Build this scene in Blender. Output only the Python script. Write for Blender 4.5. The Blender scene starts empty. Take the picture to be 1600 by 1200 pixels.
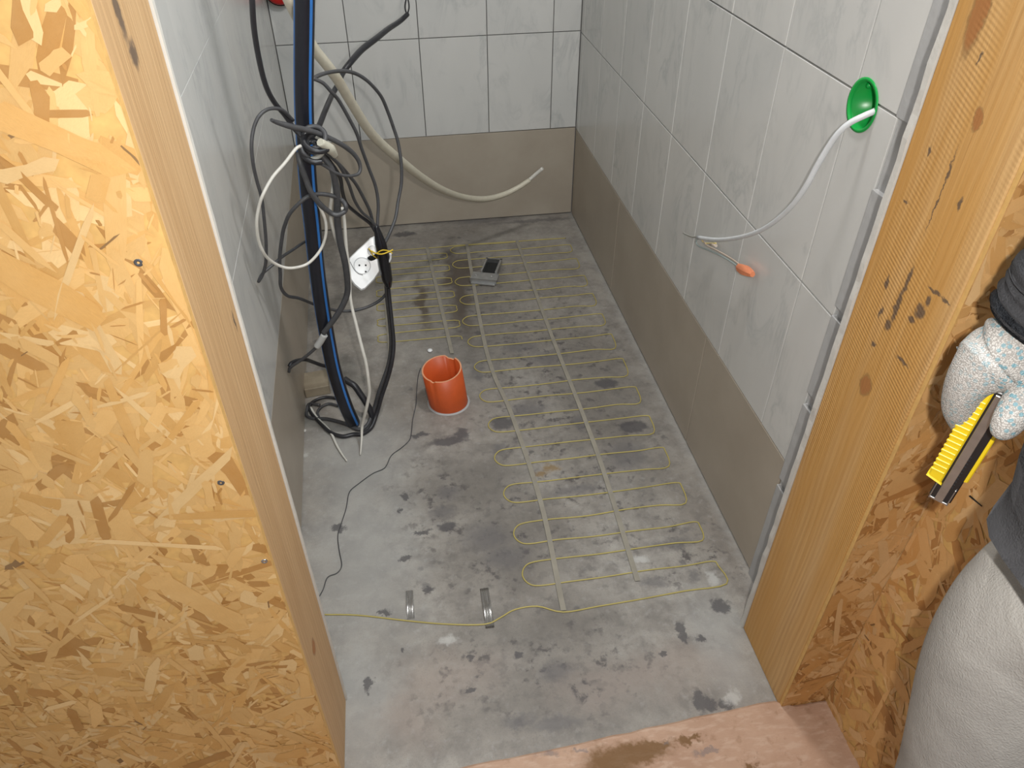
import bpy, bmesh, math, random
from mathutils import Vector, Matrix
import numpy as np
C = bpy.context.scene.collection
SC = bpy.context.scene
# ------------------------------------------------------------------ camera
S = .89
FPX = 1149.0
vy = Vector((-235., -925., FPX)).normalized()
vz = Vector((3., 1426., FPX)).normalized()
vz = (vz - vy * vz.dot(vy)).normalized()
AY = vy; AZ = -vz; AX = AY.cross(AZ)
CAM = Vector((0, 0, 1.424))
def w_of(c): return Vector((AX.dot(c), AY.dot(c), AZ.dot(c)))
if AX.x < 0: AX = -AX
rgt = w_of(Vector((1, 0, 0))); dwn = w_of(Vector((0, 1, 0))); fwd = w_of(Vector((0, 0, 1)))
cd = bpy.data.cameras.new('camera'); co = bpy.data.objects.new('camera', cd); C.objects.link(co)
M = Matrix.Identity(4)
for i in range(3):
    M[i][0] = rgt[i]; M[i][1] = -dwn[i]; M[i][2] = -fwd[i]; M[i][3] = CAM[i]
co.matrix_world = M
cd.sensor_width = 36; cd.lens = FPX / 1600 * 36; cd.clip_start = .02
SC.camera = co
# ------------------------------------------------------------------ light
wd = bpy.data.worlds.new('world'); SC.world = wd; wd.use_nodes = True
bg = wd.node_tree.nodes['Background']
bg.inputs[0].default_value = (.90, .94, 1.0, 1); bg.inputs[1].default_value = .34
def area(name, loc, target, size, power, col, sy=None):
    l = bpy.data.lights.new(name, 'AREA'); l.energy = power; l.color = col; l.size = size
    if sy: l.shape = 'RECTANGLE'; l.size_y = sy
    o = bpy.data.objects.new(name, l); C.objects.link(o); o.location = loc
    o.rotation_euler = (Vector(target) - Vector(loc)).to_track_quat('-Z', 'Y').to_euler()
    return o
area('camera_flash', (CAM + rgt * .072 - dwn * .03 + fwd * .0)[:], (CAM + fwd)[:], .020, 9.5, (1, .97, .92))
area('cool_fill_light', (.62, .36, 2.25), (-.33, 1.25, .8), .35, 7.5, (.62, .87, 1.0), .35)  # cool fill light added overhead for the left wall; no window stands here
area('ceiling_lamp', (.48, 1.15, 2.40), (-.1, 1.55, .4), .16, 15, (1.0, .98, .95))
SC.view_settings.view_transform = 'Standard'; SC.view_settings.look = 'None'
SC.view_settings.exposure = 0.24; SC.view_settings.gamma = 1
SC.view_settings.use_curve_mapping = False
# ------------------------------------------------------------------ helpers
def ray(px, py):
    return rgt * (px - 800) + dwn * (py - 600) + fwd * FPX
def P(px, py, Y):            # point of the room at depth Y
    d = ray(px, py); return CAM + d * (Y / d.y)
def F(px, py, z=0.):         # point on a horizontal level
    d = ray(px, py); return CAM + d * ((z - CAM.z) / d.z)
def RW(px, py, x=.716):      # point on a plane of constant x
    d = ray(px, py); return CAM + d * (x / d.x)
def depth(p): return (p - CAM).dot(fwd)

def link(o, parent=None):
    C.objects.link(o)
    if parent: o.parent = parent
    return o
def tag(o, label=None, cat=None, group=None, kind=None):
    if label: o['label'] = label
    if cat: o['category'] = cat
    if group: o['group'] = group
    if kind: o['kind'] = kind
    return o
def empty(name, loc, label=None, cat=None, group=None, kind=None):
    o = bpy.data.objects.new(name, None); C.objects.link(o); o.location = loc
    o.empty_display_size = .05
    return tag(o, label, cat, group, kind)
def bm_obj(name, bm, mats, parent=None, smooth=False):
    me = bpy.data.meshes.new(name)
    bmesh.ops.recalc_face_normals(bm, faces=bm.faces[:])
    bm.to_mesh(me); bm.free()
    if not isinstance(mats, (list, tuple)): mats = [mats]
    for m in mats: me.materials.append(m)
    if smooth:
        for p in me.polygons: p.use_smooth = True
    o = bpy.data.objects.new(name, me); C.objects.link(o)
    if parent:
        o.parent = parent
        o.location = -Vector(parent_loc(parent))
    return o
def parent_loc(p):
    v = Vector(p.location)
    while p.parent: p = p.parent; v += Vector(p.location)
    return v
def box(bm, x0, x1, y0, y1, z0, z1, bev=0, mi=0):
    r = bmesh.ops.create_cube(bm, size=1)
    vs = r['verts']
    for v in vs:
        v.co = Vector((x0 + (v.co.x + .5) * (x1 - x0), y0 + (v.co.y + .5) * (y1 - y0), z0 + (v.co.z + .5) * (z1 - z0)))
    fs = list({f for v in vs for f in v.link_faces})
    for f in fs: f.material_index = mi
    if bev:
        es = list({e for v in vs for e in v.link_edges})
        bmesh.ops.bevel(bm, geom=es, offset=bev, segments=2, affect='EDGES', profile=.6)
def crom(pts, n=8):
    pts = [Vector(p) for p in pts]
    if len(pts) < 3:
        return [pts[0].lerp(pts[-1], i / n) for i in range(n + 1)]
    q = [pts[0] * 2 - pts[1]] + pts + [pts[-1] * 2 - pts[-2]]
    out = []
    for i in range(1, len(q) - 2):
        p0, p1, p2, p3 = q[i - 1:i + 3]
        for k in range(n):
            t = k / n
            out.append(.5 * ((2 * p1) + (p2 - p0) * t + (2 * p0 - 5 * p1 + 4 * p2 - p3) * t * t + (3 * p1 - p0 - 3 * p2 + p3) * t ** 3))
    out.append(pts[-1]); return out
def sweep(bm, pts, rad, seg=8, mi=0, face_mi=None, cap=True, ref=None, prof=None):
    n = len(pts)
    if not isinstance(rad, (list, tuple)): rad = [rad] * n
    elif len(rad) != n:
        rr = np.interp(np.linspace(0, 1, n), np.linspace(0, 1, len(rad)), rad); rad = list(rr)
    T = []
    for i in range(n):
        a = pts[max(i - 1, 0)]; b = pts[min(i + 1, n - 1)]
        t = (b - a); T.append(t.normalized() if t.length > 1e-9 else Vector((0, 0, 1)))
    N = Vector(ref) if ref is not None else Vector((.31, -.8, .5))
    N = (N - T[0] * N.dot(T[0])).normalized()
    rings = []
    for i in range(n):
        N = (N - T[i] * N.dot(T[i]))
        N = N.normalized() if N.length > 1e-6 else T[i].orthogonal().normalized()
        B = T[i].cross(N)
        ring = []
        for k in range(seg):
            a = 2 * math.pi * k / seg
            s = prof(a) if prof else (1, 1)
            ring.append(bm.verts.new(pts[i] + (N * math.cos(a) * s[0] + B * math.sin(a) * s[1]) * rad[i]))
        rings.append(ring)
    for i in range(n - 1):
        for k in range(seg):
            f = bm.faces.new((rings[i][k], rings[i][(k + 1) % seg], rings[i + 1][(k + 1) % seg], rings[i + 1][k]))
            f.material_index = face_mi(k, i) if face_mi else mi
            f.smooth = True
    if cap:
        for r in (rings[0], rings[-1]):
            f = bm.faces.new(r); f.material_index = mi
def tube_obj(name, pts, rad, mat, parent=None, seg=8, n=6, **k):
    bm = bmesh.new(); sweep(bm, crom(pts, n), rad, seg, **k)
    return bm_obj(name, bm, mat, parent)
def lathe(bm, prof, org, ax, seg=32, mi=0):      # prof: list (r, h)
    ax = Vector(ax).normalized(); u = ax.orthogonal().normalized(); v = ax.cross(u)
    rings = []
    for r, h in prof:
        rings.append([bm.verts.new(Vector(org) + ax * h + (u * math.cos(2 * math.pi * k / seg) + v * math.sin(2 * math.pi * k / seg)) * max(r, 1e-5)) for k in range(seg)])
    for a, b in zip(rings, rings[1:]):
        for k in range(seg):
            f = bm.faces.new((a[k], a[(k + 1) % seg], b[(k + 1) % seg], b[k])); f.material_index = mi; f.smooth = True
    return rings
def cable_z_fix(p, r):
    return Vector((p.x, p.y, max(p.z, r)))

# ------------------------------------------------------------------ materials
class NB:
    def __init__(s, name):
        s.m = bpy.data.materials.new(name); s.m.use_nodes = True
        s.t = s.m.node_tree; s.b = s.t.nodes['Principled BSDF']
    def n(s, typ, **kw):
        x = s.t.nodes.new(typ)
        for k, v in kw.items(): setattr(x, k, v)
        return x
    def put(s, inp, v):
        if isinstance(v, bpy.types.NodeSocket): s.t.links.new(v, inp)
        elif isinstance(v, (int, float)) and inp.type == 'RGBA': inp.default_value = (v, v, v, 1)
        elif isinstance(v, (tuple, list)) and inp.type == 'RGBA' and len(v) == 3: inp.default_value = (*v, 1)
        else: inp.default_value = v
    def math(s, op, a, b=0., c=None, clamp=False):
        x = s.n('ShaderNodeMath', operation=op, use_clamp=clamp)
        s.put(x.inputs[0], a); s.put(x.inputs[1], b)
        if c is not None: s.put(x.inputs[2], c)
        return x.outputs[0]
    def vmath(s, op, a, b=(0, 0, 0)):
        x = s.n('ShaderNodeVectorMath', operation=op)
        s.put(x.inputs[0], a)
        if op == 'SCALE': s.put(x.inputs['Scale'], b)
        else: s.put(x.inputs[1], b)
        return x.outputs['Value'] if op in ('LENGTH', 'DISTANCE', 'DOT_PRODUCT') else x.outputs[0]
    def obj(s): 
        return s.n('ShaderNodeTexCoord').outputs['Object']
    def pos(s): return s.n('ShaderNodeNewGeometry').outputs['Position']
    def mapping(s, v, scale=(1, 1, 1), rot=(0, 0, 0), loc=(0, 0, 0)):
        x = s.n('ShaderNodeMapping'); s.put(x.inputs[0], v)
        x.inputs['Scale'].default_value = scale; x.inputs['Rotation'].default_value = rot; x.inputs['Location'].default_value = loc
        return x.outputs[0]
    def noise(s, v, sc=5., det=4., rough=.55, dist=0., col=False):
        x = s.n('ShaderNodeTexNoise'); s.put(x.inputs['Vector'], v)
        x.inputs['Scale'].default_value = sc; x.inputs['Detail'].default_value = det
        x.inputs['Roughness'].default_value = rough; x.inputs['Distortion'].default_value = dist
        return x.outputs['Color' if col else 'Fac']
    def ramp(s, f, stops, interp='LINEAR'):
        x = s.n('ShaderNodeValToRGB'); s.put(x.inputs[0], f); x.color_ramp.interpolation = interp
        e = x.color_ramp.elements
        while len(e) < len(stops): e.new(.5)
        for el, (p, c) in zip(e, stops):
            el.position = p; el.color = (*c, 1) if isinstance(c, (tuple, list)) else (c, c, c, 1)
        return x.outputs[0]
    def mix(s, f, a, b, mode='MIX'):
        x = s.n('ShaderNodeMix', data_type='RGBA', blend_type=mode)
        s.put(x.inputs[0], f); s.put(x.inputs[6], a); s.put(x.inputs[7], b)
        return x.outputs[2]
    def bump(s, h, st=.3, d=.01):
        x = s.n('ShaderNodeBump'); s.put(x.inputs['Height'], h)
        x.inputs['Strength'].default_value = st; x.inputs['Distance'].default_value = d
        s.t.links.new(x.outputs[0], s.b.inputs['Normal'])
    def fin(s, col=None, rough=None, metal=0., spec=None, **kw):
        if col is not None: s.put(s.b.inputs['Base Color'], col)
        if rough is not None: s.put(s.b.inputs['Roughness'], rough)
        s.b.inputs['Metallic'].default_value = metal
        if spec is not None: s.b.inputs['Specular IOR Level'].default_value = spec
        for k, v in kw.items(): s.put(s.b.inputs[k], v)
        return s.m
def plain(name, col, rough=.5, metal=0., spec=.5, var=.12, sc=60., **kw):
    b = NB(name); nz = b.noise(b.pos(), sc, 3)
    lo = tuple(c * (1 - var) for c in col); hi = tuple(min(1, c * (1 + var)) for c in col)
    return b.fin(b.mix(nz, lo, hi), rough, metal, spec, **kw)

def mat_marble():
    b = NB('marble_tile')
    oi = b.n('ShaderNodeObjectInfo').outputs['Random']
    off = b.n('ShaderNodeCombineXYZ')
    b.put(off.inputs[0], b.math('MULTIPLY', oi, 37.)); b.put(off.inputs[1], b.math('MULTIPLY', oi, 91.)); b.put(off.inputs[2], b.math('MULTIPLY', oi, 13.))
    v = b.vmath('ADD', b.pos(), off.outputs[0])
    v1 = b.mapping(v, (1, 1, .45), (.5, .5, .2))
    n1 = b.noise(v1, 9, 5, .6, .8)
    vein = b.math('ABSOLUTE', b.math('SUBTRACT', n1, .5))
    vein = b.ramp(vein, [(0, 1.), (.018, .55), (.06, 0.)])
    cl = b.noise(v, 5, 3)
    vein = b.math('MULTIPLY', vein, b.ramp(cl, [(.42, 0.), (.7, 1.)]))
    n2 = b.noise(v1, 4, 3)
    base = b.mix(b.ramp(n2, [(.35, 0.), (.7, 1.)]), (.63, .625, .605), (.565, .565, .55))
    col = b.mix(b.math('MULTIPLY', vein, .50), base, (.34, .36, .365))
    return b.fin(col, .22, spec=.5)
def mat_basetile():
    b = NB('taupe_base_tile'); v = b.pos()
    n = b.noise(v, 6, 4); n2 = b.noise(v, 120, 2)
    col = b.mix(b.ramp(n, [(.3, 0.), (.7, 1.)]), (.36, .31, .25), (.415, .365, .30))
    col = b.mix(b.ramp(n2, [(.72, 0.), (.8, .4)]), col, (.5, .48, .44))
    return b.fin(col, .38, spec=.5)
def mat_plaster(name, c, dark=.75):
    b = NB(name); v = b.pos(); n = b.noise(v, 30, 5); n2 = b.noise(v, 7, 3)
    col = b.mix(b.math('MULTIPLY', n, n2), c, tuple(x * dark for x in c))
    b.bump(n, .5, .004); return b.fin(col, .9)
def blob(b, pv, cx, cy, rx, ry, soft=.35, axes=(0, 1), cz=0):
    c = [0, 0, 0]; r = [1e3, 1e3, 1e3]
    c[axes[0]] = cx; c[axes[1]] = cy; r[axes[0]] = rx; r[axes[1]] = ry
    m = b.vmath('SUBTRACT', pv, tuple(c)); m = b.vmath('DIVIDE', m, tuple(r))
    l = b.vmath('LENGTH', m)
    x = b.n('ShaderNodeMapRange', interpolation_type='SMOOTHSTEP'); b.put(x.inputs[0], l)
    x.inputs[1].default_value = 1 + soft; x.inputs[2].default_value = 1 - soft
    return x.outputs[0]
def mat_concrete():
    b = NB('stained_concrete'); v = b.pos()
    n1 = b.noise(v, 3.2, 6, .6, .3); n2 = b.noise(v, 14, 6, .65); n3 = b.noise(v, 55, 4, .6); n4 = b.noise(v, 300, 2)
    col = b.mix(b.ramp(n1, [(.35, 0.), (.65, 1.)]), (.275, .248, .218), (.37, .345, .312))
    col = b.mix(b.math('MULTIPLY', b.ramp(n2, [(.40, 0.), (.66, 1.)]), .7), col, (.165, .15, .138))
    col = b.mix(b.math('MULTIPLY', b.ramp(n3, [(.55, 0.), (.75, 1.)]), .5), col, (.40, .39, .375))
    col = b.mix(b.math('MULTIPLY', b.ramp(n4, [(.3, 1.), (.45, 0.)]), .35), col, (.16, .15, .15))
    # random round spots
    vo = b.n('ShaderNodeTexVoronoi'); dn = b.vmath('ADD', v, b.vmath('SCALE', b.noise(v, 45, 3, col=True), .03))
    b.put(vo.inputs['Vector'], dn); vo.inputs['Scale'].default_value = 13
    sp = b.ramp(vo.outputs['Distance'], [(.07, 1.), (.15, 0.)])
    keep = b.math('GREATER_THAN', b.n('ShaderNodeSeparateColor').outputs[0], .45)
    sepc = keep.node.inputs[0].links[0].from_node; b.put(sepc.inputs[0], vo.outputs['Color'])
    sp = b.math('MULTIPLY', sp, keep)
    col = b.mix(b.math('MULTIPLY', sp, .55), col, (.085, .08, .085))
    wob = b.vmath('SUBTRACT', b.noise(v, 38, 4, .7, col=True), (.5, .5, .5))
    pv = b.vmath('ADD', v, b.vmath('SCALE', wob, .050))
    wob2 = b.vmath('SUBTRACT', b.noise(v, 9, 4, .6, col=True), (.5, .5, .5))
    pv2 = b.vmath('ADD', v, b.vmath('SCALE', wob2, .16))
    def put_blobs(lst, colr, k, vec, soft=.35):
        nonlocal col
        acc = None
        for px, py, rx, ry in lst:
            c = F(px, py); m = blob(b, vec, c.x, c.y, rx, ry, soft)
            acc = m if acc is None else b.math('MAXIMUM', acc, m)
        col = b.mix(b.math('MULTIPLY', acc, k), col, colr)
    # broad damp or worn regions
    put_blobs([(800, 850, .14, .16), (745, 760, .14, .12), (850, 980, .18, .08), (930, 620, .17, .35), (740, 480, .17, .5), (900, 1080, .2, .09)], (.135, .122, .108), .62, pv2, .8)
    put_blobs([(715, 450, .035, .30), (722, 425, .05, .12), (660, 470, .02, .15)], (.07, .050, .035), .8, pv2, .6)
    put_blobs([(570, 860, .12, .28), (560, 1080, .08, .12), (1130, 1010, .06, .1), (560, 730, .12, .2)], (.36, .36, .35), .55, pv2, .8)
    put_blobs([(700, 1060, .1, .06), (1000, 1060, .16, .05), (640, 1120, .06, .05)], (.33, .27, .235), .5, pv2, .8)
    # clusters of small dark specks in the worn middle of the floor
    reg = None
    for px, py, rx, ry in [(780, 840, .17, .22), (690, 780, .10, .16), (900, 700, .22, .40), (740, 460, .14, .45), (860, 1040, .25, .12), (1080, 860, .12, .12), (850, 560, .25, .5)]:
        c = F(px, py); m = blob(b, pv2, c.x, c.y, rx, ry, .9); reg = m if reg is None else b.math('MAXIMUM', reg, m)
    sp1 = b.ramp(b.noise(v, 42, 5, .62), [(.50, 0.), (.60, 1.)]); sp2 = b.ramp(b.noise(b.vmath('ADD', v, (3.1, 7.7, 0)), 17, 4, .6), [(.50, 0.), (.58, 1.)])
    col = b.mix(b.math('MULTIPLY', b.math('MULTIPLY', reg, b.math('MULTIPLY', sp1, b.math('MULTIPLY_ADD', sp2, .7, .3))), .95), col, (.085, .075, .075))
    # single stains
    put_blobs([(700, 690, .055, .017), (722, 678, .02, .025), (655, 680, .028, .008), (630, 775, .011, .01), (625, 798, .007, .006),
               (632, 873, .011, .01), (658, 832, .024, .006), (700, 822, .022, .012), (528, 826, .02, .012), (668, 923, .012, .01), (600, 960, .016, .007),
               (1067, 990, .010, .028), (1093, 998, .011, .010), (1036, 1019, .009, .008), (1126, 948, .022, .018), (1092, 1095, .013, .028), (1108, 1103, .02, .014),
               (1136, 1099, .017, .012), (734, 1079, .009, .008), (811, 1023, .009, .008), (630, 1015, .006, .006), (734, 1026, .006, .006),
               (947, 599, .035, .022), (990, 667, .04, .025), (784, 661, .03, .03), (632, 366, .045, .02), (525, 1090, .01, .01), (575, 1070, .007, .015)],
              (.075, .070, .075), .8, pv, .3)
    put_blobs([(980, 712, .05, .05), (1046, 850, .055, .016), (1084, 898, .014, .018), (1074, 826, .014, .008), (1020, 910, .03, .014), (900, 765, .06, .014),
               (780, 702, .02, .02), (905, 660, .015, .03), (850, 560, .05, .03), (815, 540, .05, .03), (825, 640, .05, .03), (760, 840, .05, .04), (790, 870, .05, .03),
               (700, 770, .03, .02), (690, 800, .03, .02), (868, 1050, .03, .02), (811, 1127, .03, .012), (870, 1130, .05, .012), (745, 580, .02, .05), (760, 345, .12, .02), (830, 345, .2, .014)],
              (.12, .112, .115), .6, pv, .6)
    put_blobs([(862, 731, .022, .014), (845, 740, .02, .01)], (.22, .13, .035), .7, pv, .6)
    put_blobs([(1145, 1090, .016, .012), (1115, 905, .012, .02), (1000, 875, .02, .01), (700, 1000, .02, .01), (475, 712, .01, .01)], (.5, .49, .47), .7, pv, .6)
    # lime dust in the edge beside the walls
    sx = b.n('ShaderNodeSeparateXYZ'); b.put(sx.inputs[0], pv)
    ed = b.ramp(b.math('SUBTRACT', sx.outputs[0], .69), [(0.0, 0.), (.035, 1.)])
    col = b.mix(b.math('MULTIPLY', ed, .55), col, (.40, .395, .38))
    b.bump(b.math('ADD', b.math('MULTIPLY', n2, .6), b.math('MULTIPLY', n3, .4)), .35, .006)
    rg = b.ramp(n1, [(.3, .42), (.7, .62)])
    return b.fin(col, rg, spec=.4)
def mat_flakes(name, mul=(1, 1, 1)):
    b = NB(name)
    at = b.n('ShaderNodeVertexColor', layer_name='tone').outputs[0]
    uv = b.n('ShaderNodeUVMap', uv_map='grain').outputs[0]
    g = b.noise(b.mapping(uv, (10, 420, 1)), 1, 4, .6); g2 = b.noise(b.mapping(uv, (24, 1100, 1)), 1, 2)
    k = b.ramp(g, [(.3, .74), (.62, 1.05)])
    col = b.mix(1., at, k, 'MULTIPLY')
    col = b.mix(b.math('MULTIPLY', b.ramp(g2, [(.56, 0.), (.72, 1.)]), .35), col, b.mix(1., at, (.6, .48, .38), 'MULTIPLY'))
    wn = b.noise(b.pos(), 22, 4, .6)
    col = b.mix(.25, col, b.mix(b.ramp(wn, [(.35, 0.), (.65, 1.)]), (.76, .50, .22), (.62, .35, .11)))
    col = b.mix(1., col, mul, 'MULTIPLY')
    b.bump(g2, .35, .002)
    return b.fin(col, .62, spec=.35)
def mat_wood(name, axis_face, dark, light, knots=(), stains=(), saw=True, orange=None):
    """timber seen on its face of constant x: grain along z; knots as (y, z, ry, rz)"""
    b = NB(name); v = b.pos()
    sx = b.n('ShaderNodeSeparateXYZ'); b.put(sx.inputs[0], v); Y, Z = sx.outputs[1], sx.outputs[2]
    n0 = b.noise(b.mapping(v, (3, 3, .8)), 2.2, 2)
    off = b.math('MULTIPLY', n0, .055)
    for ky, kz, ry, rz in knots:
        dz = b.math('DIVIDE', b.math('SUBTRACT', Z, kz), rz * 2.6)
        w = b.math('EXPONENT', b.math('MULTIPLY', b.math('MULTIPLY', dz, dz), -1.))
        dy = b.math('SUBTRACT', Y, ky)
        q = b.math('SQRT', b.math('ADD', b.math('MULTIPLY', dy, dy), ry * ry * .6))
        q = b.math('SUBTRACT', q, b.math('ABSOLUTE', dy))
        sg = b.math('SIGN', dy)
        off = b.math('ADD', off, b.math('MULTIPLY', b.math('MULTIPLY', q, sg), b.math('MULTIPLY', w, -1.8)))
    yy = b.math('ADD', Y, off)
    rings = b.math('SINE', b.math('MULTIPLY', yy, 520.))
    rings = b.math('MULTIPLY_ADD', rings, .5, .5)
    rings = b.mix(b.noise(b.mapping(v, (6, 6, 1)), 1, 2), .5, rings)
    fine = b.noise(b.mapping(v, (200, 200, 5)), 1, 3, .6)
    br = b.noise(b.mapping(v, (14, 14, 1.6)), 1, 4, .6)
    f = b.math('ADD', b.math('MULTIPLY', rings, .22), b.math('ADD', b.math('MULTIPLY', fine, .42), b.math('MULTIPLY', br, .52)))
    col = b.mix(b.ramp(f, [(.36, 0.), (.78, 1.)]), light, dark)
    if orange:
        oz = b.ramp(b.noise(b.mapping(v, (9, 9, .9)), 1, 2), [(.48, 0.), (.64, 1.)])
        col = b.mix(b.math('MULTIPLY', oz, .65), col, orange)
    wob = b.vmath('SCALE', b.vmath('SUBTRACT', b.noise(v, 60, 4, .7, col=True), (.5, .5, .5)), .016)
    pv = b.vmath('ADD', v, wob)
    for ky, kz, ry, rz in knots:
        m = blob(b, pv, ky, kz, ry, rz, .15, (1, 2)); m2 = blob(b, pv, ky, kz, ry * 1.25, rz * 1.2, .12, (1, 2))
        col = b.mix(b.math('MULTIPLY', m2, .6), col, tuple(c * .55 for c in dark))
        col = b.mix(m, col, (.36, .155, .05))
    acc = None
    for ky, kz, ry, rz in stains:
        m = blob(b, pv, ky, kz, ry, rz, .4, (1, 2)); acc = m if acc is None else b.math('MAXIMUM', acc, m)
    if acc is not None: col = b.mix(b.math('MULTIPLY', acc, .8), col, (.07, .055, .05))
    h = fine
    if saw:
        sw = b.math('SINE', b.math('MULTIPLY', b.math('ADD', Z, b.math('MULTIPLY', Y, -.35)), 1050.))
        h = b.math('ADD', fine, b.math('MULTIPLY', sw, b.ramp(b.noise(b.mapping(v, (8, 8, 3)), 1, 2), [(.45, 0.), (.65, .22)])))
    b.bump(h, .45, .0022)
    return b.fin(col, .6, spec=.35)
M_marble = mat_marble(); M_base = mat_basetile(); M_conc = mat_concrete()
M_back = mat_plaster('tile_adhesive', (.20, .195, .19)); M_white = mat_plaster('white_plaster', (.60, .58, .54), .7)
M_greyp = mat_plaster('grey_mortar', (.42, .42, .42), .7)
M_ceil = mat_plaster('ceiling_board', (.7, .69, .67), .9)
M_black = plain('black_cable_sheath', (.022, .022, .026), .38, var=.3, sc=90)
M_dgrey = plain('dusty_grey_cable_sheath', (.060, .060, .064), .5, var=.35, sc=70)
M_wcab = plain('white_cable_sheath', (.62, .60, .55), .42)
M_cream = plain('cream_cable_sheath', (.56, .52, .42), .45)
M_pipe = plain('black_polyethylene', (.012, .013, .020), .32, var=.3, sc=40)
M_blue = plain('blue_pipe_stripe', (.03, .16, .48), .4)
M_orange = plain('orange_drain_plastic', (.52, .085, .018), .42, var=.14, sc=35)
M_oredge = plain('cut_drain_edge', (.66, .30, .16), .6)
M_green = plain('green_box_plastic', (.005, .36, .06), .3, var=.06)
M_red = plain('red_box_plastic', (.55, .012, .01), .35)
M_wplas = plain('white_plastic', (.80, .81, .82), .3, var=.05)
M_dark = plain('dark_hole', (.01, .01, .01), .8)
M_yel = plain('yellow_wire_tie', (.72, .50, .03), .5)
M_heat = plain('yellow_heating_cable', (.44, .36, .11), .5, var=.22, sc=9)
M_mesh = plain('beige_mesh_tape', (.275, .25, .205), .7, var=.25, sc=25)
M_metal = plain('dull_galvanised_steel', (.42, .42, .42), .32, metal=.9, var=.3, sc=50)
M_steel = plain('bright_steel', (.5, .5, .5), .3, metal=.8)
M_nut = plain('salmon_wire_nut', (.74, .25, .12), .45)
M_yplas = plain('yellow_knife_plastic', (.86, .62, .015), .35, var=.05)
M_bplas = plain('black_knife_plastic', (.012, .012, .014), .35)
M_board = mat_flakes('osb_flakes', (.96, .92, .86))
M_boardb = mat_flakes('osb_flakes_brown', (.96, .89, .80))  # same flake material, tinted slightly browner for the right-hand boards
M_osbbase = plain('osb_core', (.60, .36, .12), .7, var=.25, sc=80)
M_scrap = plain('weathered_offcut_wood', (.30, .25, .18), .7, var=.25, sc=45)

# ------------------------------------------------------------------ floor
bm = bmesh.new(); box(bm, -.60, .90, .60, 3.05, -.12, 0)
fl = bm_obj('floor', bm, M_conc); tag(fl, 'stained grey concrete screed floor of the small room', kind='structure')
# ------------------------------------------------------------------ walls
XR = .716; YB = 2.872
def lx(y): return -.332 - .038 * (y - 1.32)
bm = bmesh.new(); box(bm, XR + .008, XR + .16, .965, 3.05, -.12, 2.5)
wall_r = bm_obj('wall_right', bm, M_back); tag(wall_r, 'tiled right wall', kind='structure')
bm = bmesh.new(); box(bm, -.62, XR + .16, YB + .008, YB + .18, -.12, 2.5)
wall_b = bm_obj('wall_back', bm, M_back); tag(wall_b, 'tiled back wall', kind='structure')
bm = bmesh.new()
vs = []
for (y, d) in ((.81, .008), (3.05, .008), (3.05, .16), (.81, .16)):
    vs.append([bm.verts.new((lx(y) - d, y, z)) for z in (-.12, 2.5)])
for k in range(4):
    a, c = vs[k], vs[(k + 1) % 4]; bm.faces.new((a[0], c[0], c[1], a[1]))
bm.faces.new([a[0] for a in vs]); bm.faces.new([a[1] for a in vs][::-1])
wall_l = bm_obj('wall_left', bm, M_back); tag(wall_l, 'tiled left wall', kind='structure')
bm = bmesh.new(); box(bm, -.62, .9, .68, 3.05, 2.5, 2.56)
ce = bm_obj('ceiling', bm, M_ceil); tag(ce, 'plain board ceiling', kind='structure')

def tile(corners, nrm, mat, parent, name='tile', th=.007, gap=.0014, lift=0, gu=None):
    """corners: four points of the joint lines, counter clockwise; the tile is inset by half a joint"""
    c = sum(corners, Vector()) / 4; nrm = Vector(nrm)
    e1 = (corners[1] - corners[0]).normalized(); e2 = (corners[3] - corners[0]).normalized()
    s1 = (1, -1, -1, 1); s2 = (1, 1, -1, -1)
    gu = gap if gu is None else gu
    bm = bmesh.new()
    lo = [bm.verts.new(p + e1 * s1[i] * gu + e2 * s2[i] * gap - nrm * th - c) for i, p in enumerate(corners)]
    mid = [bm.verts.new(p + e1 * s1[i] * gu + e2 * s2[i] * gap - nrm * .0012 - c) for i, p in enumerate(corners)]
    hi = [bm.verts.new(p + e1 * s1[i] * (gu + min(gu, .0010)) + e2 * s2[i] * (gap + min(gap, .0010)) + nrm * lift - c) for i, p in enumerate(corners)]
    for A, B in ((lo, mid), (mid, hi)):
        for k in range(4): bm.faces.new((A[k], A[(k + 1) % 4], B[(k + 1) % 4], B[k]))
    bm.faces.new(hi); bm.faces.new(lo[::-1])
    o = bm_obj(name, bm, mat)
    o.parent = parent; o.location = c
    return o
rt = []
zr = [lambda y: 0., lambda y: .360 + .004 * (y - 1), lambda y: .713 + .0075 * (y - 1), lambda y: 1.058 + .0075 * (y - 1)]
for k in range(1, 5): zr.append(lambda y, k=k: 1.058 + .348 * k + .0075 * (y - 1))
ys = [.965] + [1.085 + .2485 * k for k in range(8)] + [YB]
ysb = [.965, 1.412, 2.218, YB]
for r in range(len(zr) - 1):
    yy = ysb if r == 0 else ys
    for a, c in zip(yy, yy[1:]):
        q = [Vector((XR, a, zr[r](a))), Vector((XR, c, zr[r](c))), Vector((XR, c, zr[r + 1](c))), Vector((XR, a, zr[r + 1](a)))]
        if r == 0: q[0].z = q[1].z = .004
        rt.append(tile(q, (-1, 0, 0), M_base if r == 0 else M_marble, wall_r, gap=.0014, gu=.0020 if r == 0 else .0014))
zb = [.004, .372, .730, 1.078, 1.426, 1.774, 2.122]
xb = [-.3905, -.138, .115, .364, .611, XR - .001]
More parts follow.
